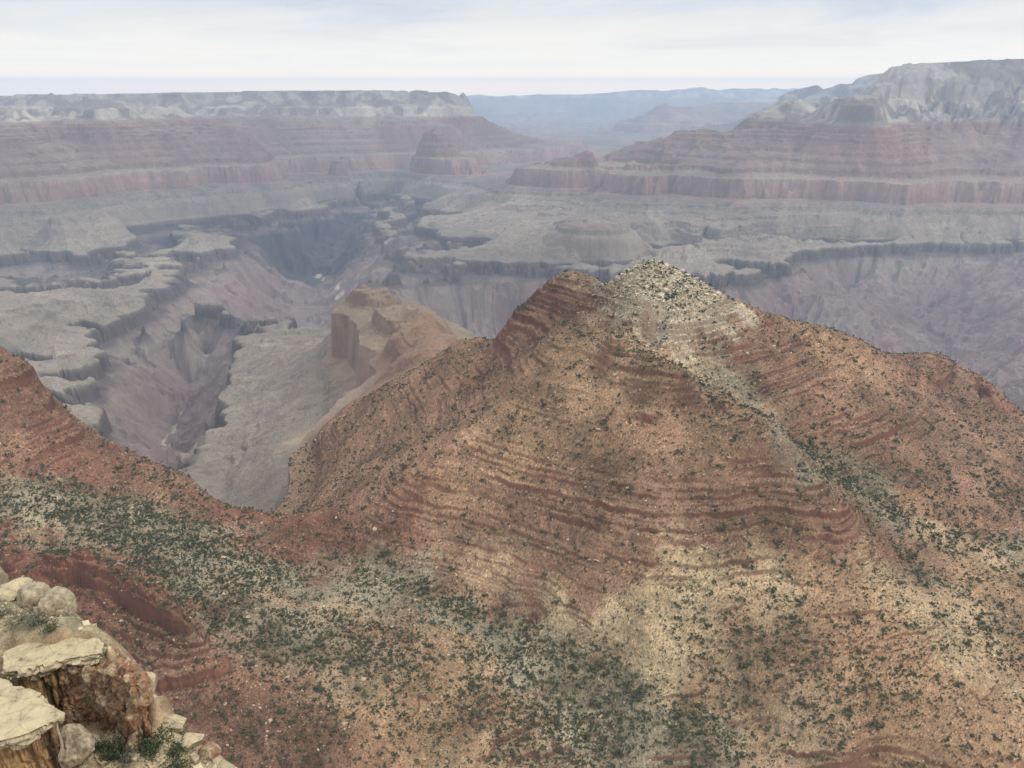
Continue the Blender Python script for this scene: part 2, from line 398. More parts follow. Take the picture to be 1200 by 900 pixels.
U, in_left = plateau(left_rim, U)
U, in_right = plateau(right_rim, U)
d, hz_ = seg_field([p for p in left_rim[-4:]] + [(left_rim[-1][0], 14000, -120), (left_rim[-1][0] - 0.02, 19000, -200)], Xc, Yc)
U = np.maximum(U, np.where(Yc > 8000, hz_ - 1.6 * np.minimum(np.maximum(d - 40, 0), 220) - 0.7 * np.maximum(d - 260, 0), -9999))
d, hz_ = seg_field(right_rim[:3] + [(right_rim[0][0] + 0.02, 9500, right_rim[2][2] - 10)], Xc, Yc)
U = np.maximum(U, np.where(Yc > 6000, hz_ - 1.7 * np.minimum(d, 250) - 0.75 * np.maximum(d - 250, 0), -9999))
d, hz_ = seg_field(temple, Xc, Yc)
near_temple = d < 260
U = np.maximum(U, np.where(d < 120, hz_ + 25 - 0.75 * d, -9999 + 0 * d))
U = np.maximum(U, np.where(d < 620, hz_ * 0 - 190 - 0.62 * np.maximum(d - 130, 0), -9999))
for slope, line in SPURS:
    d, hz_ = seg_field(spine_list(line), Xc, Yc)
    U = np.maximum(U, hz_ - slope * d * np.where(d < 900, 1.0, 0.75))


FLAT = None


def blur(F, n):
    for _ in range(n):
        G = np.pad(F, 1, mode='edge')
        F = (G[:-2, 1:-1] + G[2:, 1:-1] + G[1:-1, :-2] + G[1:-1, 2:] + 4 * F) / 8
    return F


# drainage streaks: noise averaged along the steepest line, so ribs and gullies run downhill
def streaks(F, cells, length, seed):
    rng = np.random.default_rng(seed)
    F = blur(F, 6)
    n = blur(rng.normal(size=F.shape).astype(np.float32), cells)
    gi, gj = np.gradient(F)
    gi = gi / (cly[1] - cly[0]); gj = gj / (ca[1] - ca[0])
    m = np.hypot(gi, gj) + 1e-6
    di = gi / m / (cly[1] - cly[0]) * 0.004
    dj = gj / m / (ca[1] - ca[0]) * 0.004
    acc = n.copy()
    I, J = np.meshgrid(np.arange(F.shape[0], dtype=np.float32), np.arange(F.shape[1], dtype=np.float32), indexing='ij')
    for sgn in (1, -1):
        i, j = I.copy(), J.copy()
        for _ in range(length):
            a, b = bil(di, i, j), bil(dj, i, j)
            i = np.clip(i + sgn * a, 0, F.shape[0] - 1.001); j = np.clip(j + sgn * b, 0, F.shape[1] - 1.001)
            acc += bil(n, i, j)
    return acc / acc.std()


def bil(F, i, j):
    i0 = np.minimum(i.astype(np.int32), F.shape[0] - 2); j0 = np.minimum(j.astype(np.int32), F.shape[1] - 2)
    fi = i - i0; fj = j - j0
    k = i0 * F.shape[1] + j0
    f = F.ravel(); w = F.shape[1]
    a = f[k]; b = f[k + 1]; c = f[k + w]; d = f[k + w + 1]
    a = a + fj * (b - a); c = c + fj * (d - c)
    return a + fi * (c - a)


FLAT = blur((in_left | in_right | near_temple).astype(np.float32), 2)
G1 = streaks(U, 3, 16, 1)
G2 = streaks(U, 1, 12, 2)


# ------------------------------------------------------------------ rock layers: smooth height -> stepped height
TB = [(-1500, -1420), (-1400, -1400), (-1075, -1078), (-1046, -1066), (-1024, -999), (-1000, -990), (-980, -980), (-870, -868), (-842, -852), (-830, -827), (-802, -806),
      (-737, -795), (-703, -655), (-640, -638)]
for b, w_, q in ((-640, 78, .30), (-562, 44, .5), (-518, 70, .62), (-448, 38, .4), (-410, 58, .35), (-352, 50, .6)):
    TB += [(b + w_ * q, b + w_ * 0.12), (b + w_ * (q + 0.16), b + w_ * 0.66), (b + w_ * 0.97, b + w_ * 0.96)]
TB += [(-300, -302), (-262, -272), (-228, -262), (-196, -152), (-150, -140), (-120, -112), (-90, -85), (-60, -70), (-25, -5), (20, 15), (60, 50), (90, 110), (130, 125), (175, 185), (205, 195), (228, 240), (400, 400)]
TB = sorted(set(TB))
TU = np.array([t[0] for t in TB], float); TZ = np.array([t[1] for t in TB], float)


def ledges(u, p, duty, ph=0.0):
    """Stepped version of u with risers every p metres; zero mean."""
    q = u / p + ph
    q = q + 0.33 * np.sin(q * 2.1) + 0.15 * np.sin(q * 5.3 + 1.0)      # beds of unequal thickness
    k = np.floor(q)
    f = q - k
    s = np.clip((f - 0.5) / duty + 0.5, 0, 1)
    own = 0.55 + 0.45 * np.sin(k * 12.9898 + 3.0)                      # and of unequal hardness
    return (s - f) * p * own


def pix_splat(px, py):
    """Plan position where the sight line of a photo point meets the base land."""
    a, s = ray(px, py)
    j = np.clip((a - A0) / (A1 - A0) * (CJ - 1), 0, CJ - 1.001)
    col = bil(U, np.arange(CI, dtype=np.float32), np.full(CI, j, np.float32))
    hit = np.nonzero(col >= Yc[:, 0] * s)[0]
    y = Yc[hit[0], 0] if len(hit) else Y1
    return a * y, y


# (column, row, radius m, strength): where bare ledges break the slopes near by
LEDGY = [(650,345,75,1.0),(615,385,60,1.0),(690,350,55,.8),(640,410,45,.9),(850,405,70,.55),(900,400,60,.5),(1000,440,70,.35),(1100,435,80,.9),(1165,465,60,1.0),(760,498,40,.8),(850,505,35,.8),
         (740,600,70,.4),(850,600,70,.4),(930,620,60,.35),(700,480,60,.4),(530,480,90,.35),(450,560,80,.4),(10,440,60,1.0),(35,450,50,1.0),(70,520,60,.8),(110,540,50,.9),(60,570,40,.7),(170,560,40,.7),(200,590,40,.6),
         (270,605,60,.8),(350,620,70,.7),(420,640,60,.6),(60,665,60,.9),(120,690,60,1.0),(190,720,50,1.0),(220,745,35,1.0),(150,760,45,.9),(280,770,40,.5),(320,830,50,.5),(240,830,60,.6),(850,580,60,.5),(500,410,120,.9)]
# where they stand as real cliffs
CLIFFY = [(622,395,70,1.5),(605,378,45,1.5),(650,350,60,.9),(690,335,40,.7),(610,365,40,.9),(860,400,60,.55),(1120,450,60,1.3),(1165,470,50,1.4),(1090,440,60,.7),(15,430,60,.9),(40,455,45,.9),(90,690,40,.7),(170,705,40,.9),(215,735,40,1.0),(230,755,25,.9),(530,390,60,.8),(760,497,22,.9),(300,605,50,.5)]
cliffs = [(*pix_splat(px, py), r, s) for px, py, r, s in CLIFFY]
led = [(*pix_splat(px, py), r, s) for px, py, r, s in LEDGY]


CREEK = [(212,477),(210,484),(207,490),(206,497),(201,505),(193,513),(190,518),(198,521),(200,526),(195,531),(192,533),(199,537)]
creek = [pix_splat(px, py) for px, py in CREEK]
BARS = [(362,386,60),(371,387,60),(380,387,50),(373,321,55),(380,324,50),(395,334,40),(398,345,45),(308,390,35)]
bars = [(*pix_splat(px, py), r) for px, py, r in BARS]


def shape(a, y, fine=True):
    """Height of the land at x = a * y, y (arrays), and its smooth height."""
    x = a * y
    i = (np.log(y) - cly[0]) / (cly[1] - cly[0]); j = (a - A0) / (A1 - A0) * (CJ - 1)
    i = np.clip(i, 0, CI - 1.001).astype(np.float32); j = np.clip(j, 0, CJ - 1.001).astype(np.float32)
    u0 = bil(U, i, j)
    g1, g2 = bil(G1, i, j), bil(G2, i, j)
    sp = y * 0.0015
    far = smooth(1150, 2000, y)
    gorge = smooth(-1050, -1100, u0)
    sky_keep = (1 - 0.7 * smooth(8000, 8800, y)) * (1 - 0.96 * bil(FLAT, i, j))
    ba = smooth(-1000, -960, u0) * smooth(-800, -850, u0)
    # gully and promontory relief, scaled with distance
    amp_g = (1.0 + far * 0.0045 * y * (0.55 + 0.75 * gorge - 0.25 * ba - 0.3 * smooth(-840, -780, u0) + 1.1 * smooth(-290, -240, u0) * smooth(12000, 9000, y) * smooth(110, 0, u0))) * sky_keep
    u = u0 + amp_g * (0.8 * g1 + 0.55 * g2)
    # sharp drainage lines
    u = u - far * sky_keep * y * (0.0016 * np.exp(-(g2 / 0.30) ** 2) + 0.0022 * np.exp(-(g1 / 0.22) ** 2)) * (1 - 0.7 * ba) * (1 - 0.65 * smooth(-840, -780, u0)) * smooth(-1390, -1340, u0)
    n = fbm(x, y, 900.0, 9, 3, 0.46, sp)
    n2 = fbm(x, y, 160.0, 7, 8, 0.55, sp, ridged=True)
    big = fbm(x, y, 1900.0, 5, 7, 0.5, sp, ridged=True)
    u = u + far * smooth(2600, 4500, y) * smooth(-830, -560, u0) * smooth(60, -60, u0) * 150 * (big - 0.15) * (1 - 0.55 * smooth(8000, 8800, y)) * (1 - bil(FLAT, i, j))
    u = u + far * sky_keep * (26 * np.clip(y / 5000, 0.35, 1) * n * (1 - 0.35 * ba) + 15 * (n2 - 0.3) * (1 + 0.6 * gorge - 0.4 * ba + 1.2 * smooth(-290, -240, u0) * smooth(12000, 9000, y) * smooth(110, 0, u0)))
    u = u + (1 - far) * (1.6 * fbm(x, y, 40.0, 5, 5, 0.55, sp) + 0.9 * (n2 - 0.2))
    # side ravines bite into the benches
    rav = fbm(x + 300 * n, y, 1500.0, 5, 4, 0.5, sp, ridged=True)
    u = u - far * smooth(2300, 3300, y) * smooth(9000, 7500, y) * smooth(0.62, 1.15, rav) * 130 * smooth(-1010, -990, u0) * smooth(-880, -950, u0)
    u = u + far * ba * smooth(3000, 4200, y) * 24 * fbm(x, y, 1300.0, 4, 2, 0.5, sp)
    u = u + far * ba * smooth(3000, 4200, y) * 16 * fbm(x, y, 420.0, 6, 12, 0.55, sp, ridged=True)
    u = np.minimum(u, np.where(u0 > -1395, 999, -1396 + 0 * u))
    dip = strata_dip(a, y)
    zt = height_of(np.interp(layer_of(u, a, y), TU, TZ), a, y).astype(np.float32)
    hard = np.clip(0.62 + 0.9 * fbm(x + 2.3 * u, y - 1.7 * u, 700.0, 5, 14, 0.6, sp), 0.03, 0.5)
    supai = smooth(-640, -600, u - dip)
    zt = u + (zt - u) * (1 - supai * (1 - hard))
    zt = zt + supai * far * np.clip(hard * 1.9 + 0.1, 0, 1) * 0.9 * ledges(u + 9 * n, 21.0, 0.22, 0.2)
    zt = zt + ba * far * np.clip(fbm(x + 1.5 * u, y - 2 * u, 900.0, 5, 15, 0.6, sp) * 2.2 + 0.15, 0, 1) * ledges(u + 8 * n, 30.0, 0.12, 0.3)
    # nearby: many thin ledges, only where bare rock breaks the slope
    m = np.full(u.shape, 0.46, np.float32)
    for lx, ly_, r, s in led:
        m = np.maximum(m, s * np.exp(-((x - lx) ** 2 + (y - ly_) ** 2) / (r * r)).astype(np.float32))
    patch = fbm(x + 4.0 * u, y - 3.0 * u, 60.0, 5, 11, 0.65, sp)
    m = np.clip(m * (0.85 + 0.9 * patch) + 0.12 * patch, 0, 1) * (1 - far)
    wob = 0.9 * fbm(x, y, 38.0, 5, 13, 0.6, sp)
    zn = u + m * (0.8 * ledges(u + wob, 9.3, 0.18) + 0.75 * ledges(u + wob * 0.8, 4.7, 0.25, 0.4) + 0.5 * ledges(u + wob * 0.5, 2.3, 0.35, 0.7))
    w = far if np.isscalar(far) else np.maximum(far, smooth(-600, -640, u) * smooth(900, 1100, y))
    cl = np.zeros(u.shape, np.float32)
    for lx, ly_, r, s in cliffs:
        cl = np.maximum(cl, s * np.exp(-((x - lx) ** 2 + (y - ly_) ** 2) / (r * r)).astype(np.float32))
    zn = zn + cl * np.clip(0.85 + 0.6 * patch, 0.4, 1.2) * ledges(u + 1.5 * wob, 27.0, 0.13, 0.15)
    m = np.maximum(m, cl)
    z = zn + (zt - zn) * w
    rough = (fbm(x, y, 9.0, 3, 2, 0.6, sp) * 0.6 + 0.22 * np.random.default_rng(3).normal(size=x.shape)) * (1 - far) + far * sky_keep * fbm(x, y, 70.0, 5, 6, 0.6, sp) * 3.0
    z = z + rough
    return z, u, m, (g1, g2)
# ------------------------------------------------------------------ the land as sheets of faces
def half_range(y):
    return np.interp(np.log(y), np.log([370, 900, 1700, 3500, 60000]), [0.97, 0.84, 0.77, 0.74, 0.74])


def rows_between(y0, y1, k):
    n = max(8, int(math.log(y1 / y0) / (k / LOD)))
    return np.exp(np.linspace(math.log(y0), math.log(y1), n))


COLS = int(1240 * LOD)
T_ = np.linspace(-1, 1, COLS)

# colours of the rock layers (linear), by height
LAYERS = [(-1420, (.115, .085, .080)), (-1300, (.135, .098, .090)), (-1200, (.165, .118, .105)), (-1085, (.20, .15, .125)), (-1070, (.105, .08, .068)), (-1003, (.115, .088, .072)), (-996, (.228, .184, .136)),
          (-940, (.244, .194, .142)), (-880, (.258, .200, .148)), (-845, (.215, .175, .128)), (-808, (.20, .15, .115)), (-797, (.27, .155, .115)), (-660, (.32, .20, .15)),
          (-645, (.25, .18, .125)), (-625, (.225, .135, .095)), (-560, (.205, .122, .09)), (-450, (.215, .125, .09)), (-350, (.205, .115, .082)), (-285, (.20, .108, .078)), (-264, (.25, .17, .125)),
          (-255, (.37, .315, .24)), (-155, (.37, .32, .25)), (-145, (.29, .235, .18)), (-95, (.30, .25, .195)), (-60, (.31, .27, .215)), (30, (.31, .275, .22)), (80, (.20, .19, .14)), (400, (.15, .15, .11))]
LZ = np.array([l[0] for l in LAYERS], float); LC = np.array([l[1] for l in LAYERS], float)
LC = 0.88 * (LC * 0.84 + 0.16 * LC.mean(1, keepdims=True))
# ground colours near by: (column, row, radius m, colour, strength)
RED, TAN, CREAM, WHITE, GREEN, PINK, BROWN = (.155, .073, .046), (.262, .168, .096), (.345, .262, .155), (.37, .315, .22), (.215, .186, .124), (.200, .122, .076), (.150, .084, .054)
PATCHES = [
 # white cap of the butte
 (757,310,55,WHITE,1.0),(790,325,50,WHITE,1.0),(740,330,40,WHITE,.9),(765,345,45,WHITE,1.0),(820,335,45,WHITE,1.0),(845,352,30,WHITE,.9),(780,365,42,WHITE,.9),(740,355,35,WHITE,.8),(800,375,28,WHITE,.6),
 (690,328,28,CREAM,.6),(665,325,28,CREAM,.5),
 (640,365,60,BROWN,.9),(615,390,55,BROWN,1.0),(700,360,35,BROWN,.6),
 # tan scree on the front of the butte
 (700,420,60,TAN,.8),(650,460,60,TAN,.85),(750,450,60,TAN,.8),(820,490,60,TAN,.75),(700,490,70,TAN,.7),(620,500,45,TAN,.8),(860,520,50,TAN,.6),(560,555,50,TAN,.6),(600,560,50,TAN,.5),
 (750,530,80,PINK,.7),(850,580,80,PINK,.7),(700,580,80,PINK,.6),(640,620,80,PINK,.7),(560,620,60,PINK,.7),(950,620,60,RED,.45),(760,620,90,PINK,.6),(900,560,60,PINK,.5),
 (560,670,30,CREAM,.75),(590,675,25,CREAM,.5),(545,690,28,RED,.8),(650,745,22,CREAM,.75),(690,765,20,CREAM,.75),(740,760,35,CREAM,.6),(790,720,45,CREAM,.85),(820,690,40,CREAM,.85),(810,665,30,CREAM,.7),(800,770,40,CREAM,.8),(805,810,25,CREAM,.85),
 (895,690,38,CREAM,.95),(900,670,30,CREAM,.75),(1020,668,40,CREAM,.8),(960,680,50,TAN,.8),(1050,720,50,TAN,.8),(1100,740,50,CREAM,.9),(1130,760,35,CREAM,.95),(1080,770,45,TAN,.8),(1060,700,30,RED,.4),
 (880,760,90,TAN,.55),(1000,800,100,TAN,.6),(900,840,80,GREEN,.5),(1100,850,90,TAN,.6),(1180,870,60,TAN,.7),(850,800,60,GREEN,.3),
 # right slope
 (1000,420,60,TAN,.55),(940,400,50,TAN,.45),(1050,460,60,PINK,.6),(1100,520,70,PINK,.6),(1000,480,60,PINK,.5),(1150,560,70,PINK,.6),(1150,610,50,RED,.35),(1060,640,40,TAN,.5),(1130,640,45,CREAM,.6),(1180,690,50,TAN,.7),(1170,740,50,TAN,.5),
 (860,465,40,GREEN,.9),(930,520,40,GREEN,.85),(740,410,35,GREEN,.6),(1000,570,40,GREEN,.7),(1060,610,40,GREEN,.6),(1050,600,30,GREEN,.5),(1200,640,40,GREEN,.6),(890,430,40,GREEN,.4),(1080,680,30,GREEN,.5),(1160,720,40,GREEN,.5),
 # the knob
 (1100,440,50,BROWN,1.0),(1150,460,45,BROWN,1.0),(1070,430,40,RED,.8),(1175,475,35,RED,1.0),(1120,470,40,BROWN,.7),(870,405,50,BROWN,.6),(760,497,18,RED,.9),
 # saddle and the left hill
 (15,425,45,BROWN,1.0),(40,455,45,BROWN,1.0),(60,500,60,BROWN,1.0),(100,520,45,BROWN,.8),(80,540,50,RED,.9),(130,570,60,RED,.6),(190,570,45,TAN,.45),(230,580,50,BROWN,.5),(270,605,60,RED,.9),(340,615,70,RED,.9),(420,640,60,RED,.7),(420,600,50,PINK,.7),(170,540,45,BROWN,.6),
 # green slope
 (20,590,60,GREEN,.9),(100,600,60,GREEN,.95),(200,640,70,GREEN,.95),(280,670,60,GREEN,.95),(340,690,50,GREEN,.9),(420,695,40,GREEN,.95),(480,705,40,GREEN,.95),(560,735,40,GREEN,.9),(640,775,40,GREEN,.9),(720,820,40,GREEN,.9),(800,860,40,GREEN,.9),
 (40,610,28,CREAM,.8),(75,630,22,CREAM,.6),(290,680,30,TAN,.8),(330,705,30,TAN,.85),(390,715,45,CREAM,.55),(450,735,50,TAN,.9),(520,755,50,TAN,.8),(420,740,40,PINK,.5),(260,740,50,GREEN,.7),(330,750,50,GREEN,.7),(420,775,50,GREEN,.6),
 (450,790,40,CREAM,.5),(480,830,50,TAN,.7),(560,800,40,CREAM,.5),(600,850,50,TAN,.7),(580,855,18,RED,.7),(690,830,20,CREAM,.7),(640,815,40,TAN,.6),(550,880,50,CREAM,.5),(650,890,60,GREEN,.5),(740,880,50,GREEN,.7),
 (560,742,26,GREEN,1.0),(600,757,26,GREEN,1.0),(640,778,26,GREEN,1.0),(680,800,26,GREEN,1.0),(720,822,26,GREEN,1.0),(760,845,24,GREEN,1.0),(820,876,24,GREEN,1.0),(520,725,26,GREEN,1.0),
 (660,735,26,CREAM,1.0),(710,760,24,CREAM,1.0),(770,740,30,CREAM,1.0),(760,790,22,CREAM,1.0),(815,800,24,CREAM,1.0),(590,700,26,PINK,1.0),(860,840,26,TAN,1.0),
 # red ledges in front
 (30,650,50,RED,.95),(100,680,60,RED,1.0),(180,710,50,RED,.95),(220,745,35,BROWN,.6),(60,720,70,RED,.9),(170,760,60,BROWN,.8),(270,780,50,BROWN,.9),(230,820,60,BROWN,.9),(320,840,60,BROWN,.9),(380,870,50,BROWN,.8),(280,880,60,BROWN,.9),(440,880,40,TAN,.6),(400,820,50,TAN,.6),
]
patches = [(*pix_splat(px, py), r, c, s) for px, py, r, c, s in PATCHES]


DUST = (.205, .152, .105)
far_patches = [(*pix_splat(px, py), r, c, s) for px, py, r, c, s in [(430,350,150,DUST,.7),(455,360,150,DUST,.7),(480,372,120,DUST,.7),(465,395,120,PINK,.8),(510,385,100,PINK,.8),(420,370,100,DUST,.7),(370,530,90,TAN,.9),(375,560,60,TAN,.8),(360,515,60,CREAM,.6),(400,520,90,PINK,.6)]]


def ground_colour(x, y, z, u, m, w, slope, a, detail_seed=0):
    sp = y * 0.0015
    dip = strata_dip(a, y)
    far = smooth(1150, 2000, y)
    wob = 9 * fbm(x, y, 300.0, 4, 4, 0.5) * far
    zs = layer_of(z, a, y) + wob
    col = np.stack([np.interp(zs, LZ, LC[:, k]) for k in range(3)], -1).astype(np.float32)
    # thin beds inside each layer
    zb = zs + 2.5 * fbm(x, y, 120.0, 3, 9, 0.5)
    beds = vnoise(zb / 14.0, x * 0.0004 + y * 0.0002, 1) * 0.6 + vnoise(zb / 5.0, x * 0.0007, 2) * 0.4
    steep = smooth(0.75, 1.5, slope)
    red = ((zs > -800) & (zs < -265)).astype(np.float32)
    amt = far * (0.10 + 0.16 * steep)
    col *= (1 + amt * beds)[..., None]
    # scree and desert scrub lie on the gentler ground: greyer and paler
    scree = (1 - smooth(0.45, 0.85, slope)) * far
    g = np.array((.205, .18, .125), np.float32)
    k = scree * red * 0.50 * (0.6 + 0.8 * np.clip(fbm(x, y, 500.0, 5, 7, 0.55, sp), -0.6, 0.6))
    col += (g - col) * np.clip(k, 0, 0.8)[..., None]
    # crumbling upper cliffs: mauve soil and scrub between pale outcrops
    up_ = smooth(-268, -255, zs) * far
    k = up_ * np.clip(0.42 + 1.6 * fbm(x, y, 170.0, 5, 13, 0.75, sp) + 0.25 * w[1] - 0.45 * steep, 0, 0.85)
    col += (np.array((.135, .105, .092), np.float32) - col) * k[..., None]
    # the gorge: dark schist to the left of the river, purple shale to the right
    gorge = smooth(-1075, -1110, zs)
    east = smooth(-0.21, -0.10, a) * smooth(6600, 5600, y)
    purple = np.array((.178, .128, .115), np.float32)
    dark = np.array((.05, .045, .047), np.float32)
    schist = gorge * smooth(5200, 5900, y) * (1 - east)
    tanp = np.clip(fbm(x, y, 420.0, 5, 12, 0.55, sp) * 1.2 + 0.2, 0, 1)
    gcol = purple + (np.array((.215, .178, .145), np.float32) - purple) * tanp[..., None]
    ke = gorge * 0.75 * (1 - schist)
    col += (gcol - col) * ke[..., None]
    col += (dark - col) * (schist * 0.9)[..., None]
    mot3 = fbm(x, y, 120.0, 5, 6, 0.6, sp)
    # pale gravel of the wash and the river bars
    if (y.min() < 5500) and (y.max() > 2200):
        dc, _ = seg_field([(p[0] / p[1], p[1], 0.0) for p in creek], x, y)
        kc = smooth(9.0, 3.0, dc) * 0.9
        for bx, by, br in bars:
            kc = np.maximum(kc, 0.85 * smooth(1.0, 0.5, np.hypot(x - bx, y - by) / br + 0.35 * fbm(x, y, 40.0, 4, 2, 0.6)))
        col += (np.array((.33, .285, .22), np.float32) - col) * kc[..., None]
    # scree chutes: downhill bands of paler rubble and darker scrub
    ch = w[1] * 0.6 + w[0] * 0.4
    col *= (1 + 0.13 * far * smooth(-1020, -980, zs) * np.clip(ch, -1.6, 1.6))[..., None]
    # desert scrub dots the benches
    scrub = smooth(-1000, -985, zs) * smooth(-560, -640, zs) * (1 - steep) * far
    r_ = np.random.default_rng(77 + detail_seed).normal(size=x.shape).astype(np.float32)
    col *= (1 - 0.42 * scrub * (r_ > 1.0))[..., None]
    # warm scree on the Redwall point
    if (y.min() < 2900) and (y.max() > 1300):
        for px_, py_, r, c, s in far_patches:
            q = s * np.clip(1.4 * np.exp(-((x - px_ + 30 * mot3) ** 2 + (y - py_ + 30 * mot3) ** 2) / (r * r)), 0, 1)
            col += (np.array(c, np.float32) - col) * (q * (1 - 0.75 * steep))[..., None]
    # nearby slopes
    base = np.array((.200, .116, .070), np.float32) + np.zeros_like(col)
    wt = np.zeros(x.shape, np.float32) + 0.35
    acc = base * wt[..., None]
    wx = x + 24 * fbm(x, y, 55.0, 6, 3, 0.75, sp); wy = y + 24 * fbm(x + 500, y, 55.0, 6, 6, 0.75, sp)
    near_sel = y < 2000
    for px_, py_, r, c, s in patches:
        d2 = ((wx - px_) ** 2 + (wy - py_) ** 2) / (2.1 * r * r)
        q = (s * np.exp(-d2 * 1.1)).astype(np.float32)
        q = 7 * q ** 3.4
        wt += q
        acc += q[..., None] * np.array(c, np.float32)
    ncol = acc / wt[..., None]
    bare = smooth(0.85, 1.5, slope) * (0.6 + 0.4 * np.clip(m, 0, 1))
    rock = np.array((.112, .048, .033), np.float32)
    lum = ncol.sum(-1)
    rk = rock + (ncol * 0.8 - rock) * np.clip((lum - 0.58) * 2.6, 0, 1)[..., None]
    ncol += (rk - ncol) * (bare * 0.8)[..., None]
    nb = vnoise((z + 0.8 * fbm(x, y, 40.0, 3, 2, 0.5)) / 3.6, x * 0.003, 5) * 0.5 + vnoise(z / 1.5, x * 0.006, 6) * 0.5
    ncol *= (1 + nb * (0.16 + 0.2 * m))[..., None]
    mott = fbm(x, y, 55.0, 6, 10, 0.62, sp)
    ncol *= (1 + 0.30 * mott)[..., None]
    kk = (1 - far) * (1 - smooth(-610, -650, zs) * smooth(900, 1100, y))
    col += (ncol - col) * kk[..., None]
    # stones: every square metre or two its own tone
    rng = np.random.default_rng(11 + detail_seed)
    sto = rng.normal(size=x.shape).astype(np.float32) * (1 - 0.85 * smooth(0.9, 2.0, slope))
    pale = np.clip(sto - 1.5, 0, 1.5)
    col *= (1 + 0.2 * np.clip(sto, -2, 1.5) * (0.3 + 0.7 * (1 - far)) + 0.8 * pale * (1 - far))[..., None]
    mot2 = fbm(x, y, 1200.0, 7, 1, 0.6, sp)
    col *= (1 + far * 0.16 * mot2)[..., None]
    return np.clip(col, 0.02, 0.7)


def rock_material(name, bump_scale, bump_dist, noise_scales=((0.05, 0.25), (0.6, 0.25)), rough=0.95):
    m = bpy.data.materials.new(name)
    m.use_nodes = True
    nt = m.node_tree
    b = nt.nodes['Principled BSDF']
    b.inputs['Roughness'].default_value = rough
    b.inputs['Specular IOR Level'].default_value = 0.12
    at = N(nt, 'ShaderNodeAttribute', attribute_name='rock')
    pos = N(nt, 'ShaderNodeNewGeometry')
    last = at.outputs['Color']
    for sc_, amt in noise_scales:
        n = N(nt, 'ShaderNodeTexNoise'); L(pos.outputs['Position'], n.inputs['Vector'])
        n.inputs['Scale'].default_value = sc_; n.inputs['Detail'].default_value = 5; n.inputs['Roughness'].default_value = 0.65
        r = N(nt, 'ShaderNodeMapRange'); L(n.outputs[0], r.inputs[0])
        r.inputs[1].default_value = 0.25; r.inputs[2].default_value = 0.75; r.inputs[3].default_value = 1 - amt; r.inputs[4].default_value = 1 + amt
        v = N(nt, 'ShaderNodeVectorMath', operation='SCALE'); L(last, v.inputs[0]); L(r.outputs[0], v.inputs['Scale'])
        last = v.outputs[0]
    L(last, b.inputs['Base Color'])
    n = N(nt, 'ShaderNodeTexNoise'); L(pos.outputs['Position'], n.inputs['Vector'])
    n.inputs['Scale'].default_value = bump_scale; n.inputs['Detail'].default_value = 6; n.inputs['Roughness'].default_value = 0.7
    bp = N(nt, 'ShaderNodeBump'); bp.inputs['Strength'].default_value = 0.8; bp.inputs['Distance'].default_value = bump_dist
    L(n.outputs[0], bp.inputs['Height']); L(bp.outputs[0], b.inputs['Normal'])
    return m


def grid_mesh(name, X, Y, Z, C, mat, kind='structure', smooth_shade=False, keep=None):
    R, Cc = X.shape
    if keep is not None:
        q_keep = (keep[:-1, :-1] & keep[1:, 1:] & keep[1:, :-1] & keep[:-1, 1:]).ravel()
    me = bpy.data.meshes.new(name)
    co = np.stack([X, Y, Z], -1).reshape(-1, 3).astype(np.float32)
    idx = np.arange(R * Cc, dtype=np.int32).reshape(R, Cc)
    q = np.stack([idx[:-1, :-1], idx[:-1, 1:], idx[1:, 1:], idx[1:, :-1]], -1).reshape(-1, 4)
    if keep is not None:
        q = q[q_keep]
    me.vertices.add(len(co)); me.vertices.foreach_set('co', co.ravel())
    me.loops.add(q.size); me.loops.foreach_set('vertex_index', q.ravel())
    me.polygons.add(len(q)); me.polygons.foreach_set('loop_start', np.arange(0, q.size, 4, dtype=np.int32))
    me.polygons.foreach_set('use_smooth', np.full(len(q), smooth_shade, bool))
    at = me.color_attributes.new('rock', 'FLOAT_COLOR', 'POINT')
    at.data.foreach_set('color', np.concatenate([C.reshape(-1, 3), np.ones((R * Cc, 1), np.float32)], 1).astype(np.float32).ravel())
    me.update(calc_edges=True)
    me.materials.append(mat)
    o = bpy.data.objects.new(name, me)
    if kind:
        o['kind'] = kind
    scene.collection.objects.link(o)
    return o


def land(name, yrows, mat, seed):
    h = half_range(yrows)
    A = T_[None, :] * h[:, None]
    Y = np.repeat(yrows[:, None], COLS, 1)
    z, u, m, w = shape(A, Y)
    X = A * Y
    gx0, gx1 = np.gradient(X); gy0, gy1 = np.gradient(Y); gz0, gz1 = np.gradient(z)
    nx = gy0 * gz1 - gz0 * gy1; ny = gz0 * gx1 - gx0 * gz1; nz = gx0 * gy1 - gy0 * gx1
    slope = np.hypot(nx, ny) / (np.abs(nz) + 1e-6)
    C = ground_colour(X, Y, z, u, m, w, slope, A, seed)
    grid_mesh(name, X, Y, z, C, mat)
    return A, Y, X, z, slope, C


mat_near = rock_material('near_slope_rock', 0.8, 0.5, ((0.04, 0.12), (0.35, 0.22)))
mat_far = rock_material('canyon_rock', 0.03, 8.0, ((0.004, 0.10), (0.02, 0.16)))
near_rows = rows_between(400, 1720, 0.0016)
mid_rows = rows_between(1715, 9000, 0.0017)
far_rows = rows_between(8990, 31500, 0.0035)
NEARG = land('hills', near_rows, mat_near, 0)
MIDG = land('canyon', mid_rows, mat_far, 1)
FARG = land('canyon_rim', far_rows, mat_far, 2)
# ------------------------------------------------------------------ plants and stones on the near slopes
rng = np.random.default_rng(5)
nA, nY, nX, nZ, nS, nC = NEARG
near_h = half_range(near_rows)


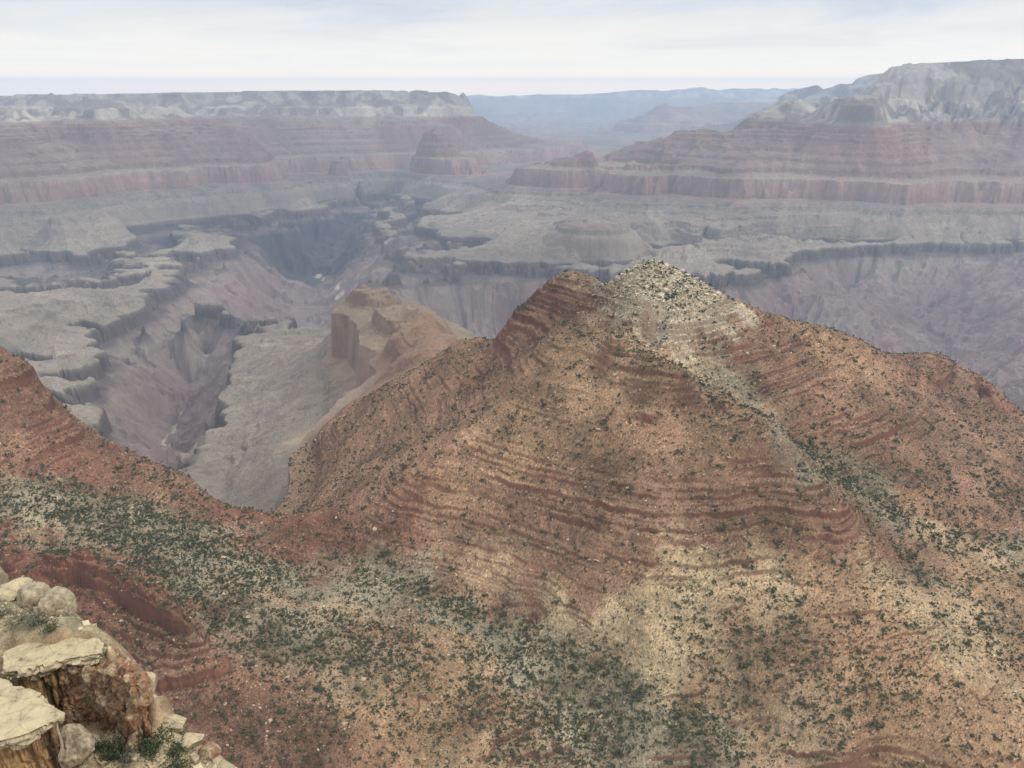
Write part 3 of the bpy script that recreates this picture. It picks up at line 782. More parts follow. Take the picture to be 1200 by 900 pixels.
def ground_at(x, y):
    """Height, slope and colour of the near sheet at plan points."""
    i = np.interp(y, near_rows, np.arange(len(near_rows)))
    t = x / y / np.interp(y, near_rows, near_h)
    j = np.clip((t + 1) / 2 * (COLS - 1), 0, COLS - 1.001)
    i = np.clip(i, 0, len(near_rows) - 1.001)
    return bil(nZ.astype(np.float32), i, j), bil(nS.astype(np.float32), i, j)


_ang = np.maximum.accumulate(U / Yc, axis=0)


def seen(x, y, z):
    """Whether a point is in the frame and not behind nearer land."""
    a = x / y
    i = np.clip((np.log(y * 0.985) - cly[0]) / (cly[1] - cly[0]), 0, CI - 1.001); j = np.clip((a - A0) / (A1 - A0) * (CJ - 1), 0, CJ - 1.001)
    vis = z / y >= bil(_ang.astype(np.float32), i, j) - 1.5 / y
    up = z / y
    cz = (CP - up * SP); cv = (SP + up * CP)
    px, py = 600 + F_PX * a / cz, 450 - F_PX * cv / cz
    return vis & (px > -10) & (px < 1210) & (py > 0) & (py < 912) & ~((px < 95 + (py - 770) * 1.0) & (py > 770) & (px < 270)) & ~((px < 85) & (py > 690)), px, py


# (column, row, radius m, plants per 1000 m2)
DENS_JUNIPER = [(30,590,50,22),(80,600,50,24),(140,615,50,24),(200,635,50,24),(260,655,45,20),(320,680,40,16),(230,680,45,17),(180,660,40,16),(260,720,40,18),(310,745,40,17),(230,700,30,16),(20,630,25,10),(380,740,35,12),(430,680,25,12),(520,700,22,20),(580,725,22,24),(640,755,22,26),(700,790,22,28),(760,825,22,30),(820,865,22,30),(560,682,24,-14),(600,705,24,-14),(640,728,24,-16),(680,752,22,-16),(730,780,22,-16),(775,808,20,-16),(830,838,20,-14),(465,690,18,30),(495,695,18,30),(540,713,18,32),(560,720,18,32),(600,738,18,34),(620,748,18,34),(660,770,18,34),(680,781,18,34),(720,803,18,34),(745,817,18,34),(780,834,18,34),(800,844,18,34),(840,870,18,34),
    (430,765,25,22),(380,760,30,16),(480,775,25,10),(560,770,25,14),(620,790,30,16),(680,820,30,18),(740,860,30,22),(600,820,30,14),(560,820,25,12),(620,870,40,16),(700,880,40,18),(560,880,35,8),(440,830,40,6),(850,880,30,18),
    (720,408,22,14),(745,418,20,16),(775,430,20,14),(810,450,24,10),(850,468,25,12),(890,495,25,13),(930,518,24,18),(960,540,24,22),(990,565,26,24),(1030,590,26,22),(1070,615,26,20),(1120,635,26,20),(1170,650,28,18),(1100,690,30,9),(1150,730,35,9),(1060,650,20,12),(1180,780,40,7),
    (790,350,40,16),(770,330,40,16),(1160,570,50,5),(1080,560,40,4),(1000,740,50,6),(900,760,60,6),(1030,790,40,9),(880,800,40,8),(850,830,40,7),(960,850,60,6),(1100,850,60,6),(830,740,40,5),(440,640,40,6),(400,630,40,4),(250,590,40,3),(200,560,40,4),(150,740,50,3),(260,800,50,6),(330,840,50,6),(300,760,30,8),(120,640,30,8)]
DENS_BRUSH = [(60,590,90,22),(200,640,90,26),(300,690,70,24),(450,760,80,20),(600,820,80,20),(700,860,80,20),(880,780,110,15),(1050,830,110,14),(1100,700,90,14),(1000,570,60,22),(900,490,60,18),(760,420,50,14),(790,345,60,45),(760,330,50,45),(830,350,40,30),(300,820,90,18),(400,850,60,16),(440,640,60,12),(200,550,80,10),(640,640,120,10),(850,640,120,9),(1100,560,100,10)]


def density(x, y, splats, base):
    d = np.full(x.shape, base, np.float32)
    for px, py, r, v in splats:
        cx, cy = pix_splat(px, py)
        d += v * np.exp(-((x - cx) ** 2 + (y - cy) ** 2) / (r * r))
    return np.maximum(d, 0.6) / 1000.0 * 3.0


def scatter(splats, base, seed, cap_slope, clump):
    """Random plan points with the wished density."""
    r = np.random.default_rng(seed)
    n = 700000
    y = np.sqrt(r.uniform(410 ** 2, 1330 ** 2, n)); t = r.uniform(-1, 1, n)
    h = np.interp(y, near_rows, near_h)
    x = t * h * y * 0.97
    cell = 2 * h * 0.97 * y * (1330 ** 2 - 410 ** 2) / (2 * y) / n * 1.0
    d = density(x, y, splats, base)
    d = d * np.clip(0.9 + 0.6 * fbm(x, y, 28.0, 3, 9, 0.6), 0.3, 1.6) if clump else d
    keep = r.uniform(size=n) < d * cell
    x, y = x[keep], y[keep]
    z, s = ground_at(x, y)
    keep = r.uniform(size=len(x)) < np.clip(1.25 - s / cap_slope, 0, 1)
    x, y, z = x[keep], y[keep], z[keep]
    if clump:                                    # plants keep their distance
        key = np.floor(x / clump).astype(np.int64) * 100003 + np.floor(y / clump).astype(np.int64)
        _, k = np.unique(key, return_index=True)
        x, y, z = x[k], y[k], z[k]
    return x, y, z


import bmesh
_b = bmesh.new(); bmesh.ops.create_icosphere(_b, subdivisions=1, radius=1.0)
ICO = (np.array([q.co[:] for q in _b.verts]), [tuple(q.index for q in t.verts) for t in _b.faces]); _b.free()


def shrub_proto(seed, leaves, size, lumps, tall):
    """One plant of unit radius: leaf-sized faces gathered in lumps round a short forked stem."""
    r = np.random.default_rng(seed)
    v, f = [], []
    cen = r.normal(size=(lumps, 3)) * (0.42, 0.42, 0.30) + (0, 0, 0.55 * tall)
    rad = r.uniform(0.32, 0.55, lumps)
    ico = ICO
    for k in range(lumps):
        w = cen[k] + ico[0] * rad[k] * np.array((0.85, 0.85, 0.75 * tall)) * (1 + 0.28 * r.normal(size=(len(ico[0]), 1)))
        w[:, 2] = np.maximum(w[:, 2], 0.0)
        i = len(v)
        v += list(w); f += [tuple(i + q for q in t) for t in ico[1]]
    for k in range(leaves):
        c = r.integers(lumps)
        d = r.normal(size=3); d /= np.linalg.norm(d)
        p = cen[c] + d * rad[c] * r.uniform(0.55, 1.0) * (1, 1, 0.85 * tall)
        p[2] = max(p[2], 0.02)
        a = r.normal(size=3); a /= np.linalg.norm(a)
        a = a * 0.6 + np.cross(d, a) * 0.8
        b = np.cross(d, a) * 0.8 + r.normal(size=3) * 0.3
        s = size * r.uniform(0.6, 1.2)
        i = len(v)
        v += [p - a * s, p + b * s, p + a * s, p - b * s * 0.6]
        f.append((i, i + 1, i + 2, i + 3))
    for k in range(3):
        i = len(v)
        tip = cen[k % lumps] * 0.9
        w = 0.05
        v += [np.array((-w, -w, -0.25)), np.array((w, -w, -0.25)), np.array((0, w, -0.25)), tip]
        f += [(i, i + 1, i + 3, i + 3), (i + 1, i + 2, i + 3, i + 3), (i + 2, i, i + 3, i + 3)]
    return np.array(v, np.float32), f


def stone_proto(seed):
    r = np.random.default_rng(seed)
    bm = bmesh.new()
    pts_ = r.uniform(-1, 1, (11, 3)) * (1, 0.8, 0.62)
    pts_ = np.sign(pts_) * np.abs(pts_) ** 0.55
    for p in pts_:
        bm.verts.new(p)
    res = bmesh.ops.convex_hull(bm, input=bm.verts)
    bmesh.ops.delete(bm, geom=[g for g in bm.verts if not g.link_faces], context='VERTS')
    bm.verts.index_update()
    v = np.array([q.co[:] for q in bm.verts], np.float32)
    f = [tuple(q.index for q in g.verts) for g in bm.faces]
    bm.free()
    return v, f


def foliage_material(name, dark, pale):
    m = bpy.data.materials.new(name); m.use_nodes = True
    nt = m.node_tree; b = nt.nodes['Principled BSDF']
    b.inputs['Roughness'].default_value = 0.8; b.inputs['Specular IOR Level'].default_value = 0.2
    pos = N(nt, 'ShaderNodeNewGeometry')
    n = N(nt, 'ShaderNodeTexNoise'); L(pos.outputs['Position'], n.inputs['Vector']); n.inputs['Scale'].default_value = 0.13; n.inputs['Detail'].default_value = 6
    n.inputs['Roughness'].default_value = 0.75
    r = ramp(nt, [(0.32, dark), (0.68, pale)]); L(n.outputs[0], r.inputs[0])
    mx = N(nt, 'ShaderNodeMix', data_type='RGBA'); mx.inputs[0].default_value = 0.25
    L(r.outputs[0], mx.inputs[6])
    r2 = ramp(nt, [(0.0, dark), (1.0, pale)]); L(pos.outputs['Random Per Island'], r2.inputs[0]); L(r2.outputs[0], mx.inputs[7])
    L(mx.outputs[2], b.inputs['Base Color'])
    return m


def mesh_from(name, v, f, mat, colour=None):
    me = bpy.data.meshes.new(name)
    me.from_pydata([tuple(p) for p in v], [], [tuple(dict.fromkeys(q)) for q in f])
    me.materials.append(mat)
    if colour is not None:
        at = me.color_attributes.new('rock', 'FLOAT_COLOR', 'POINT')
        at.data.foreach_set('color', np.tile(np.array((*colour, 1), np.float32), (len(v), 1)).ravel())
    return me


def mass(name, protos, which, loc, scale, rot, mat, colours=None):
    """All the rest of a kind as one mesh."""
    V, Fs, Ls, Cs = [], [], [], []
    off = 0
    for k, (v, f) in enumerate(protos):
        sel = np.nonzero(which == k)[0]
        if not len(sel):
            continue
        c, s = np.cos(rot[sel])[:, None], np.sin(rot[sel])[:, None]
        x = v[None, :, 0] * c - v[None, :, 1] * s; y = v[None, :, 0] * s + v[None, :, 1] * c
        q = np.stack([x, y, np.broadcast_to(v[None, :, 2], x.shape)], -1) * scale[sel][:, None, :] + loc[sel][:, None, :]
        V.append(q.reshape(-1, 3))
        ff = [tuple(dict.fromkeys(t)) for t in f]
        ln = np.array([len(t) for t in ff], np.int32); fl = np.array([i for t in ff for i in t], np.int32)
        Fs.append((fl[None] + off + (np.arange(len(sel)) * len(v))[:, None]).ravel())
        Ls.append(np.tile(ln, len(sel)))
        if colours is not None:
            Cs.append(np.repeat(colours[sel], len(v), 0))
        off += len(sel) * len(v)
    V = np.concatenate(V).astype(np.float32); Fs = np.concatenate(Fs).astype(np.int32); Ls = np.concatenate(Ls)
    me = bpy.data.meshes.new(name)
    me.vertices.add(len(V)); me.vertices.foreach_set('co', V.ravel())
    me.loops.add(len(Fs)); me.loops.foreach_set('vertex_index', Fs)
    me.polygons.add(len(Ls)); me.polygons.foreach_set('loop_start', np.r_[0, np.cumsum(Ls)[:-1]].astype(np.int32))
    me.polygons.foreach_set('use_smooth', np.zeros(len(Ls), bool))
    if colours is not None:
        at = me.color_attributes.new('rock', 'FLOAT_COLOR', 'POINT')
        C = np.concatenate(Cs)
        at.data.foreach_set('color', np.concatenate([C, np.ones((len(C), 1))], 1).astype(np.float32).ravel())
    me.update(calc_edges=True)
    me.materials.append(mat)
    o = bpy.data.objects.new(name, me); o['kind'] = 'stuff'
    scene.collection.objects.link(o)
    return o


# places that tell one crowd of plants or stones from another: (phrase, anchor points in the photo)
PLACES = [
 ('on the pale stony cap of the butte', [(757,315),(800,340),(830,350),(740,345)]),
 ('on the steep red front of the butte', [(700,440),(750,520),(650,480),(850,560),(700,600),(900,600),(620,580)]),
 ('on the tan lower apron of the butte', [(640,660),(750,680),(700,720),(850,700),(800,760),(600,680),(520,650)]),
 ('along the green gully behind the butte rib', [(740,410),(800,440),(860,475),(930,520),(990,570),(1060,610),(1150,645)]),
 ('on the broad red shoulder beyond the green gully', [(950,440),(1050,500),(1130,550),(1180,590),(900,400)]),
 ('on the pale bushy flats at the foot of the butte', [(900,800),(1000,800),(950,870),(1100,850),(1060,760),(1150,720),(1100,680),(1180,800)]),
 ('crowding the shady green slope under the red saddle', [(30,590),(120,610),(200,640),(280,670),(350,700),(230,700)]),
 ('lining the wooded edge above the hidden gully', [(470,690),(540,715),(620,750),(700,795),(780,840),(840,880)]),
 ('on the tan benches below the wooded edge', [(420,740),(500,770),(580,800),(650,830),(560,860),(700,870),(480,830),(620,890)]),
 ('on the red hill and saddle above the creek canyon', [(40,470),(100,530),(180,560),(250,595),(350,620),(430,640)]),
 ('on the broken red ledges below the shady slope', [(60,680),(150,700),(210,730),(120,750),(270,790),(320,840),(250,850),(380,880)]),
]
anchors = [(k, *pix_splat(px, py)) for k, (_, ps) in enumerate(PLACES) for px, py in ps]


def place_of(x, y):
    A = np.array(anchors)
    return A[((A[:, 1] - x) ** 2 + (A[:, 2] - y) ** 2).argmin(), 0].astype(int)


def individuals(name, meshes, which, loc, scale, rot, what, category, chosen):
    for k in chosen:
        o = bpy.data.objects.new(name, meshes[which[k]])
        o.location = loc[k]; o.scale = scale[k]; o.rotation_euler = (0, 0, rot[k])
        p = place_of(loc[k][0], loc[k][1])
        o['label'] = what + ' ' + PLACES[p][0]
        o['category'] = category
        o['group'] = category + 's ' + PLACES[p][0]
        scene.collection.objects.link(o)


def plant_out(name, mass_name, splats, base, seed, sizes, protos, mat, what, category, cap_slope, clump):
    x, y, z = scatter(splats, base, seed, cap_slope, clump)
    r = np.random.default_rng(seed + 1)
    n = len(x)
    size = np.clip(r.lognormal(math.log(sizes[0]), sizes[1], n), sizes[2], sizes[3])
    sc_ = size[:, None] * np.stack([r.uniform(0.85, 1.2, n), r.uniform(0.85, 1.2, n), r.uniform(0.75, 1.15, n)], -1)
    which = r.integers(len(protos), size=n); rot = r.uniform(0, 6.28, n)
    loc = np.stack([x, y, z - 0.1], -1)
    vis, _, _ = seen(x, y, z + size)
    score = np.where(vis, size / np.hypot(x, np.hypot(y, z)), 0)
    order = np.argsort(-score)
    top = order[:300][score[order[:300]] > 0]
    meshes = [mesh_from(name, v, f, mat) for v, f in protos]
    individuals(name, meshes, which, loc, sc_, rot, what, category, top)
    rest = np.ones(n, bool); rest[top] = False
    k = np.nonzero(rest)[0]
    mass(mass_name, protos, which[k], loc[k], sc_[k], rot[k], mat)
    print(name, n, len(top))


import bmesh
M_JUNIPER = foliage_material('juniper_green', (.029, .035, .016), (.074, .082, .038))
M_BRUSH = foliage_material('brush_olive', (.032, .036, .022), (.085, .085, .052))
jun = [shrub_proto(100 + k, 60, 0.15, 4, 1.05) for k in range(9)]
bru = [shrub_proto(200 + k, 26, 0.22, 3, 0.8) for k in range(6)]
plant_out('juniper_tree', 'juniper_scatter', DENS_JUNIPER, 3.2, 21, (1.85, 0.42, 0.7, 3.9), jun, M_JUNIPER, 'small dark green juniper tree', 'juniper', 1.9, 3.7)
plant_out('desert_shrub', 'brush_scatter', DENS_BRUSH, 16.0, 31, (0.9, 0.32, 0.4, 1.7), bru, M_BRUSH, 'low olive grey desert shrub', 'shrub', 2.2, 2.1)

# stones
M_STONE = rock_material('stone', 1.2, 0.15, ((0.5, 0.15), (2.0, 0.2)))
STONES = [(757,308,45,60),(790,325,40,60),(735,320,28,60),(820,338,32,55),(770,345,40,50),(845,350,20,30),(780,372,35,18),(740,355,30,18),(690,326,20,14),(665,322,18,12),(700,430,60,10),(650,460,60,10),(750,480,70,9),(840,500,60,8),(1000,450,80,7),(1100,500,80,6),(850,400,70,7),
          (960,385,40,9),(1180,560,60,5),(700,560,80,5),(250,590,60,8),(100,520,70,7),(20,430,40,10),(130,690,50,9),(60,670,50,8),(190,730,40,9),(230,790,60,6),(320,860,60,5),(450,780,60,5),(550,850,60,4),(900,690,40,5)]
sto = [stone_proto(300 + k) for k in range(10)]
x, y, z = scatter(STONES, 11.0, 41, 2.6, False)
r = np.random.default_rng(42)
n = len(x)
size = np.clip(r.lognormal(math.log(0.42), 0.55, n), 0.3, 3.2)
cap_c = [pix_splat(px, py) for px, py in ((757, 312), (800, 335), (770, 350))]
capd = np.min([np.hypot(x - cx, y - cy) for cx, cy in cap_c], 0)
white = np.exp(-(capd / 75) ** 2)
size = size * (1 + 0.9 * white)
sc_ = size[:, None] * np.stack([r.uniform(0.8, 1.3, n), r.uniform(0.8, 1.3, n), r.uniform(0.6, 1.0, n)], -1)
which = r.integers(len(sto), size=n); rot = r.uniform(0, 6.28, n)
loc = np.stack([x, y, z + 0.15 * size], -1)
cap_c = [pix_splat(px, py) for px, py in ((757, 312), (800, 335), (770, 350))]
capd = np.min([np.hypot(x - cx, y - cy) for cx, cy in cap_c], 0)
white = np.exp(-(capd / 75) ** 2)
tone = np.array((.36, .265, .18)) * r.uniform(0.75, 1.25, (n, 1)) * (1 - white[:, None]) + np.array((.47, .40, .285)) * r.uniform(0.75, 1.2, (n, 1)) * white[:, None]
redd = (r.uniform(size=n) < 0.25 * (1 - white))
tone[redd] = np.array((.22, .10, .07)) * r.uniform(0.8, 1.2, (redd.sum(), 1))
vis, _, _ = seen(x, y, z + size)
score = np.where(vis, size / np.hypot(x, y), 0)
top = np.argsort(-score)[:300]
meshes = []
tint = [(.38, .29, .20), (.50, .43, .32)]
for v, f in sto:
    meshes.append([mesh_from('boulder', v, f, M_STONE, c) for c in tint])
for k in top:
    o = bpy.data.objects.new('boulder', meshes[which[k]][1 if white[k] > 0.4 else 0])
    o.location = loc[k]; o.scale = sc_[k]; o.rotation_euler = (0, 0, rot[k])
    p = place_of(x[k], y[k])
    o['label'] = 'pale angular boulder lying ' + PLACES[p][0]; o['category'] = 'boulder'; o['group'] = 'boulders ' + PLACES[p][0]
    scene.collection.objects.link(o)
rest = np.ones(n, bool); rest[top] = False
k = np.nonzero(rest)[0]
mass('rubble', sto, which[k], loc[k], sc_[k], rot[k], M_STONE, tone[k])
print('stones', n)
# ------------------------------------------------------------------ the limestone edge close by
def at(px, py, D):
    a, s = ray(px, py)
    return np.array((a * D, D, s * D))


def at_z(px, py, z):
    a, s = ray(px, py)
    return np.array((a * z / s, z / s, z))


def n3(p, lam, seed=0, octs=4, gain=0.55):
    x, y, z = p[:, 0], p[:, 1], p[:, 2]
    return (fbm(x + 0.61 * z, y - 0.53 * z, lam, octs, seed, gain) + fbm(z + 0.37 * x, x - 0.71 * y, lam, octs, seed + 3, gain)) * 0.6


EDGE_UP = [(-60,684,75),(-20,687,75),(10,690,74.5),(35,694,74),(60,702,72.5),(85,716,70.5),(105,733,67.5),(130,748,64.5),(155,772,62),(170,800,61)]
EDGE_LOW = [(168,822,63.5),(185,836,62.7),(200,849,61.8),(220,862,60.8),(240,874,59.8),(260,887,58.8),(280,900,57.8),(320,926,56)]
FG = [(0,700,71),(0,722,67),(-60,700,70),(-60,740,62),(-110,790,55),(30,722,68),(45,712,70.5),(70,727,68.5),(20,748,63.5),(60,750,63),(100,745,64),(125,757,62.3),(150,777,61),
      (100,872,57.5),(85,852,57.2),(130,862,58.8),(160,872,59.2),(200,880,58.6),(230,893,57.7),(150,896,56.6),(100,902,55.5),(60,905,54.5),(200,925,56),(40,930,53),(0,960,52),(-80,930,51),(260,930,55),(180,858,61),(100,960,53),(200,980,53)]
fp = [at(*p) for p in FG]
for e in EDGE_UP:
    p = at(*e); fp += [p, p + (1.2, 2.6, -7), p + (3.5, 7, -20)]
for e in EDGE_LOW:
    p = at(*e); fp += [p, p + (2.6, 1.6, -6), p + (7.5, 4.5, -18)]
for px, py in ((-60,800),(0,786),(25,784),(45,779),(62,773)):      # foot of the stained wall
    p = at_z(px, py, -52.4); fp += [p + (0, 1.1, -8.0), p + (0.0, -1.5, -9.0)]
for px, py in ((80,788),(105,790),(128,797),(150,806),(165,808)):      # foot of the rusty cliff
    p = at_z(px, py, -53.6); fp += [p + (0.0, 1.3, -6.8), p + (0.2, -1.5, -7.6)]
edge = np.array([at(*e)[:2] for e in EDGE_UP[2:] + EDGE_LOW])
edge = edge[np.argsort(edge[:, 0])]
for gx_ in np.arange(-66, -4, 4.0):                                     # the drop beyond the edge
    for gy_ in np.arange(42, 92, 4.0):
        ey = np.interp(gx_, edge[:, 0], edge[:, 1]) - max(0, gx_ - edge[-1, 0]) * 1.2
        if gy_ > ey + 6 or gx_ > edge[-1, 0] + 5:
            fp.append((gx_, gy_, -78.0))
fp = np.array(fp, np.float32)


def plan_fit(pts_):
    n = len(pts_)
    r = np.sqrt(((pts_[:, None, :2] - pts_[None, :, :2]) ** 2).sum(-1) + 0.04)
    M = np.zeros((n + 1, n + 1)); M[:n, :n] = r - np.eye(n) * 0.05; M[:n, n] = M[n, :n] = 1
    w = np.linalg.solve(M, np.r_[pts_[:, 2], 0])

    def ev(x, y):
        sh = x.shape; x = x.ravel(); y = y.ravel()
        d = np.sqrt((x[:, None] - pts_[None, :, 0]) ** 2 + (y[:, None] - pts_[None, :, 1]) ** 2 + 0.04)
        return (d @ w[:n] + w[n]).reshape(sh)
    return ev


fg_base = plan_fit(fp)


def fg_height(x, y):
    z = fg_base(x, y)
    return z + 0.35 * fbm(x, y, 5.0, 6, 3, 0.55) + 0.25 * ledges(z + 0.3 * fbm(x, y, 4.0, 4, 6), 0.9, 0.3)


gx, gy = np.meshgrid(np.arange(-70, -8, 0.22), np.arange(44, 88, 0.22), indexing='xy')
gx = gx.astype(np.float32); gy = gy.astype(np.float32)
gz = fg_height(gx, gy)
g0, g1 = np.gradient(gz, 0.22)
gs = np.hypot(g0, g1)
gc = np.array((.40, .325, .205), np.float32) * np.ones(gz.shape + (1,), np.float32)
k = smooth(-0.25, 0.35, fbm(gx, gy, 6.0, 5, 8, 0.6))
gc += (np.array((.235, .205, .125), np.float32) - gc) * (k * 0.85)[..., None]
k = smooth(0.9, 1.8, gs)
gc += (np.array((.30, .20, .115), np.float32) - gc) * (k * 0.6)[..., None]
gc *= (1 + 0.35 * fbm(gx, gy, 1.6, 4, 5, 0.7))[..., None]
mat_fg = rock_material('ledge_ground', 2.5, 0.25, ((0.5, 0.2), (4.0, 0.3)))
ey = np.interp(gx, edge[:, 0], edge[:, 1]) - np.maximum(0, gx - edge[-1, 0]) * 1.2
grid_mesh('rocky_ground', gx, gy, gz, np.clip(gc, 0.03, 0.7), mat_fg, keep=(gy < ey + 6.5) & (gx < edge[-1, 0] + 5.5))


def cap_material():
    m = bpy.data.materials.new('weathered_limestone'); m.use_nodes = True
    nt = m.node_tree; b = nt.nodes['Principled BSDF']; b.inputs['Roughness'].default_value = 0.95; b.inputs['Specular IOR Level'].default_value = 0.1
    pos = N(nt, 'ShaderNodeNewGeometry')
    n = N(nt, 'ShaderNodeTexNoise'); L(pos.outputs['Position'], n.inputs['Vector']); n.inputs['Scale'].default_value = 0.9; n.inputs['Detail'].default_value = 9; n.inputs['Roughness'].default_value = 0.68
    r = ramp(nt, [(0.30, (.16, .125, .08)), (0.43, (.38, .31, .20)), (0.55, (.46, .375, .235)), (0.75, (.53, .445, .295))]); L(n.outputs[0], r.inputs[0])
    v = N(nt, 'ShaderNodeTexVoronoi'); L(pos.outputs['Position'], v.inputs['Vector']); v.inputs['Scale'].default_value = 3.2
    vr = ramp(nt, [(0.0, (.45, .4, .33)), (0.16, (1, 1, 1))]); L(v.outputs['Distance'], vr.inputs[0])
    mx = N(nt, 'ShaderNodeMix', data_type='RGBA', blend_type='MULTIPLY'); mx.inputs[0].default_value = 0.7
    L(r.outputs[0], mx.inputs[6]); L(vr.outputs[0], mx.inputs[7])
    # joints across the slab
    vc = N(nt, 'ShaderNodeTexVoronoi', feature='DISTANCE_TO_EDGE'); L(pos.outputs['Position'], vc.inputs['Vector']); vc.inputs['Scale'].default_value = 0.42
    cr_ = ramp(nt, [(0.0, (.22, .18, .13)), (0.035, (1, 1, 1))]); L(vc.outputs['Distance'], cr_.inputs[0])
    mj = N(nt, 'ShaderNodeMix', data_type='RGBA', blend_type='MULTIPLY'); mj.inputs[0].default_value = 0.3
    L(mx.outputs[2], mj.inputs[6]); L(cr_.outputs[0], mj.inputs[7]); mx = mj
    # sides blend to a darker grey-brown than the top
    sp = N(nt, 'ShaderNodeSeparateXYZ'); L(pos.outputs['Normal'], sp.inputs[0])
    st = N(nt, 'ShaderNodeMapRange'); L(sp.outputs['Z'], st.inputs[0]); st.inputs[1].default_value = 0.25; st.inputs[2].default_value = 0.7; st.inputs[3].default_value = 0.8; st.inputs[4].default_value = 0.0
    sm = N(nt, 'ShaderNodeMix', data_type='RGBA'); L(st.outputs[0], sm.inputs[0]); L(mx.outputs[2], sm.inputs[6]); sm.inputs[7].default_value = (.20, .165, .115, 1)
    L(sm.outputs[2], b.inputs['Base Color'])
    bp = N(nt, 'ShaderNodeBump'); bp.inputs['Distance'].default_value = 0.25; bp.inputs['Strength'].default_value = 0.9
    L(n.outputs[0], bp.inputs['Height']); L(bp.outputs[0], b.inputs['Normal'])
    return m


def streak_material(name, stops, scale_z):
    m = bpy.data.materials.new(name); m.use_nodes = True
    nt = m.node_tree; b = nt.nodes['Principled BSDF']; b.inputs['Roughness'].default_value = 0.9; b.inputs['Specular IOR Level'].default_value = 0.15
    pos = N(nt, 'ShaderNodeNewGeometry')
    mp = N(nt, 'ShaderNodeMapping'); L(pos.outputs['Position'], mp.inputs[0]); mp.inputs['Scale'].default_value = (1.0, 1.0, scale_z)
    n = N(nt, 'ShaderNodeTexNoise'); L(mp.outputs[0], n.inputs['Vector']); n.inputs['Scale'].default_value = 0.85; n.inputs['Detail'].default_value = 8; n.inputs['Roughness'].default_value = 0.65
    r = ramp(nt, stops); L(n.outputs[0], r.inputs[0])
    n2 = N(nt, 'ShaderNodeTexNoise'); L(pos.outputs['Position'], n2.inputs['Vector']); n2.inputs['Scale'].default_value = 2.2; n2.inputs['Detail'].default_value = 7
    mr = N(nt, 'ShaderNodeMapRange'); L(n2.outputs[0], mr.inputs[0]); mr.inputs[1].default_value = 0.3; mr.inputs[2].default_value = 0.7; mr.inputs[3].default_value = 0.6; mr.inputs[4].default_value = 1.4
    v = N(nt, 'ShaderNodeVectorMath', operation='SCALE'); L(r.outputs[0], v.inputs[0]); L(mr.outputs[0], v.inputs['Scale'])
    L(v.outputs[0], b.inputs['Base Color'])
    bp = N(nt, 'ShaderNodeBump'); bp.inputs['Distance'].default_value = 0.15; bp.inputs['Strength'].default_value = 0.6
    L(n2.outputs[0], bp.inputs['Height']); L(bp.outputs[0], b.inputs['Normal'])
    return m


M_CAP = cap_material()
M_STREAK = streak_material('stained_cliff', [(0.36, (.022, .016, .012)), (0.45, (.12, .075, .04)), (0.52, (.36, .235, .105)), (0.58, (.17, .11, .06)), (0.66, (.42, .32, .18))], 0.05)
M_RUST = streak_material('rusty_cliff', [(0.30, (.04, .027, .02)), (0.41, (.16, .085, .05)), (0.48, (.27, .155, .085)), (0.54, (.19, .13, .085)), (0.60, (.36, .275, .175)), (0.72, (.24, .20, .14))], 0.4)


def prism(bm, outline, z0, z1):
    lo = [bm.verts.new((p[0], p[1], z0)) for p in outline]
    hi = [bm.verts.new((p[0], p[1], z1 if len(p) < 3 else p[2])) for p in outline]
    n = len(outline)
    bm.faces.new(list(reversed(lo))); bm.faces.new(hi)
    for i in range(n):
        bm.faces.new((lo[i], lo[(i + 1) % n], hi[(i + 1) % n], hi[i]))


def rock_mesh(name, bm, voxel, mat, displace):
    """A rough solid turned into weathered rock: fine even faces pushed in and out by noise."""
    me = bpy.data.meshes.new(name)
    bmesh.ops.recalc_face_normals(bm, faces=bm.faces)
    bm.to_mesh(me); bm.free()
    tmp = bpy.data.objects.new(name, me); scene.collection.objects.link(tmp)
    md = tmp.modifiers.new('remesh', 'REMESH'); md.mode = 'VOXEL'; md.voxel_size = voxel
    dg = bpy.context.evaluated_depsgraph_get()
    out_ = bpy.data.meshes.new_from_object(tmp.evaluated_get(dg))
    bpy.data.objects.remove(tmp); bpy.data.meshes.remove(me)
    out_.name = name
    n = len(out_.vertices)
    co = np.empty(n * 3, np.float32); out_.vertices.foreach_get('co', co); co = co.reshape(-1, 3)
    no = np.empty(n * 3, np.float32); out_.vertex_normals.foreach_get('vector', no); no = no.reshape(-1, 3)
    co = displace(co, no)
    out_.vertices.foreach_set('co', co.astype(np.float32).ravel())
    out_.materials.clear(); out_.materials.append(mat)
    out_.polygons.foreach_set('use_smooth', np.zeros(len(out_.polygons), bool))
    out_.update()
    return out_


def child(name, me, parent):
    o = bpy.data.objects.new(name, me)
    scene.collection.objects.link(o)
    o.parent = parent
    o.matrix_parent_inverse = parent.matrix_basis.inverted()
    return o


def thing(name, loc, label, category, group=None):
    o = bpy.data.objects.new(name, None)
    o.location = loc
    scene.collection.objects.link(o)
    o['label'] = label; o['category'] = category
    if group:
        o['group'] = group
    return o


def d_cap(co, no):
    big = n3(co, 6.0, 2) * 0.28 + n3(co, 1.3, 5) * 0.12
    side = 1 - np.clip(no[:, 2], 0, 1)
    bed = np.sin(co[:, 2] * 9 + 2 * n3(co, 4.0, 7)) * 0.07 * side
    v, j = cells(co + 0.45 * np.stack([n3(co, 2.0, 1), n3(co + 7, 2.0, 4), n3(co + 19, 2.0, 9)], 1), (1.7, 1.3, 0.55), 7.7)
    blk = side * (0.5 * (v - 0.5) - 0.22 * (1 - j)) + 0.10 * (v - 0.5) - 0.05 * (1 - j)
    return co + no * (big * (0.35 + 0.7 * side) + bed + blk)[:, None]


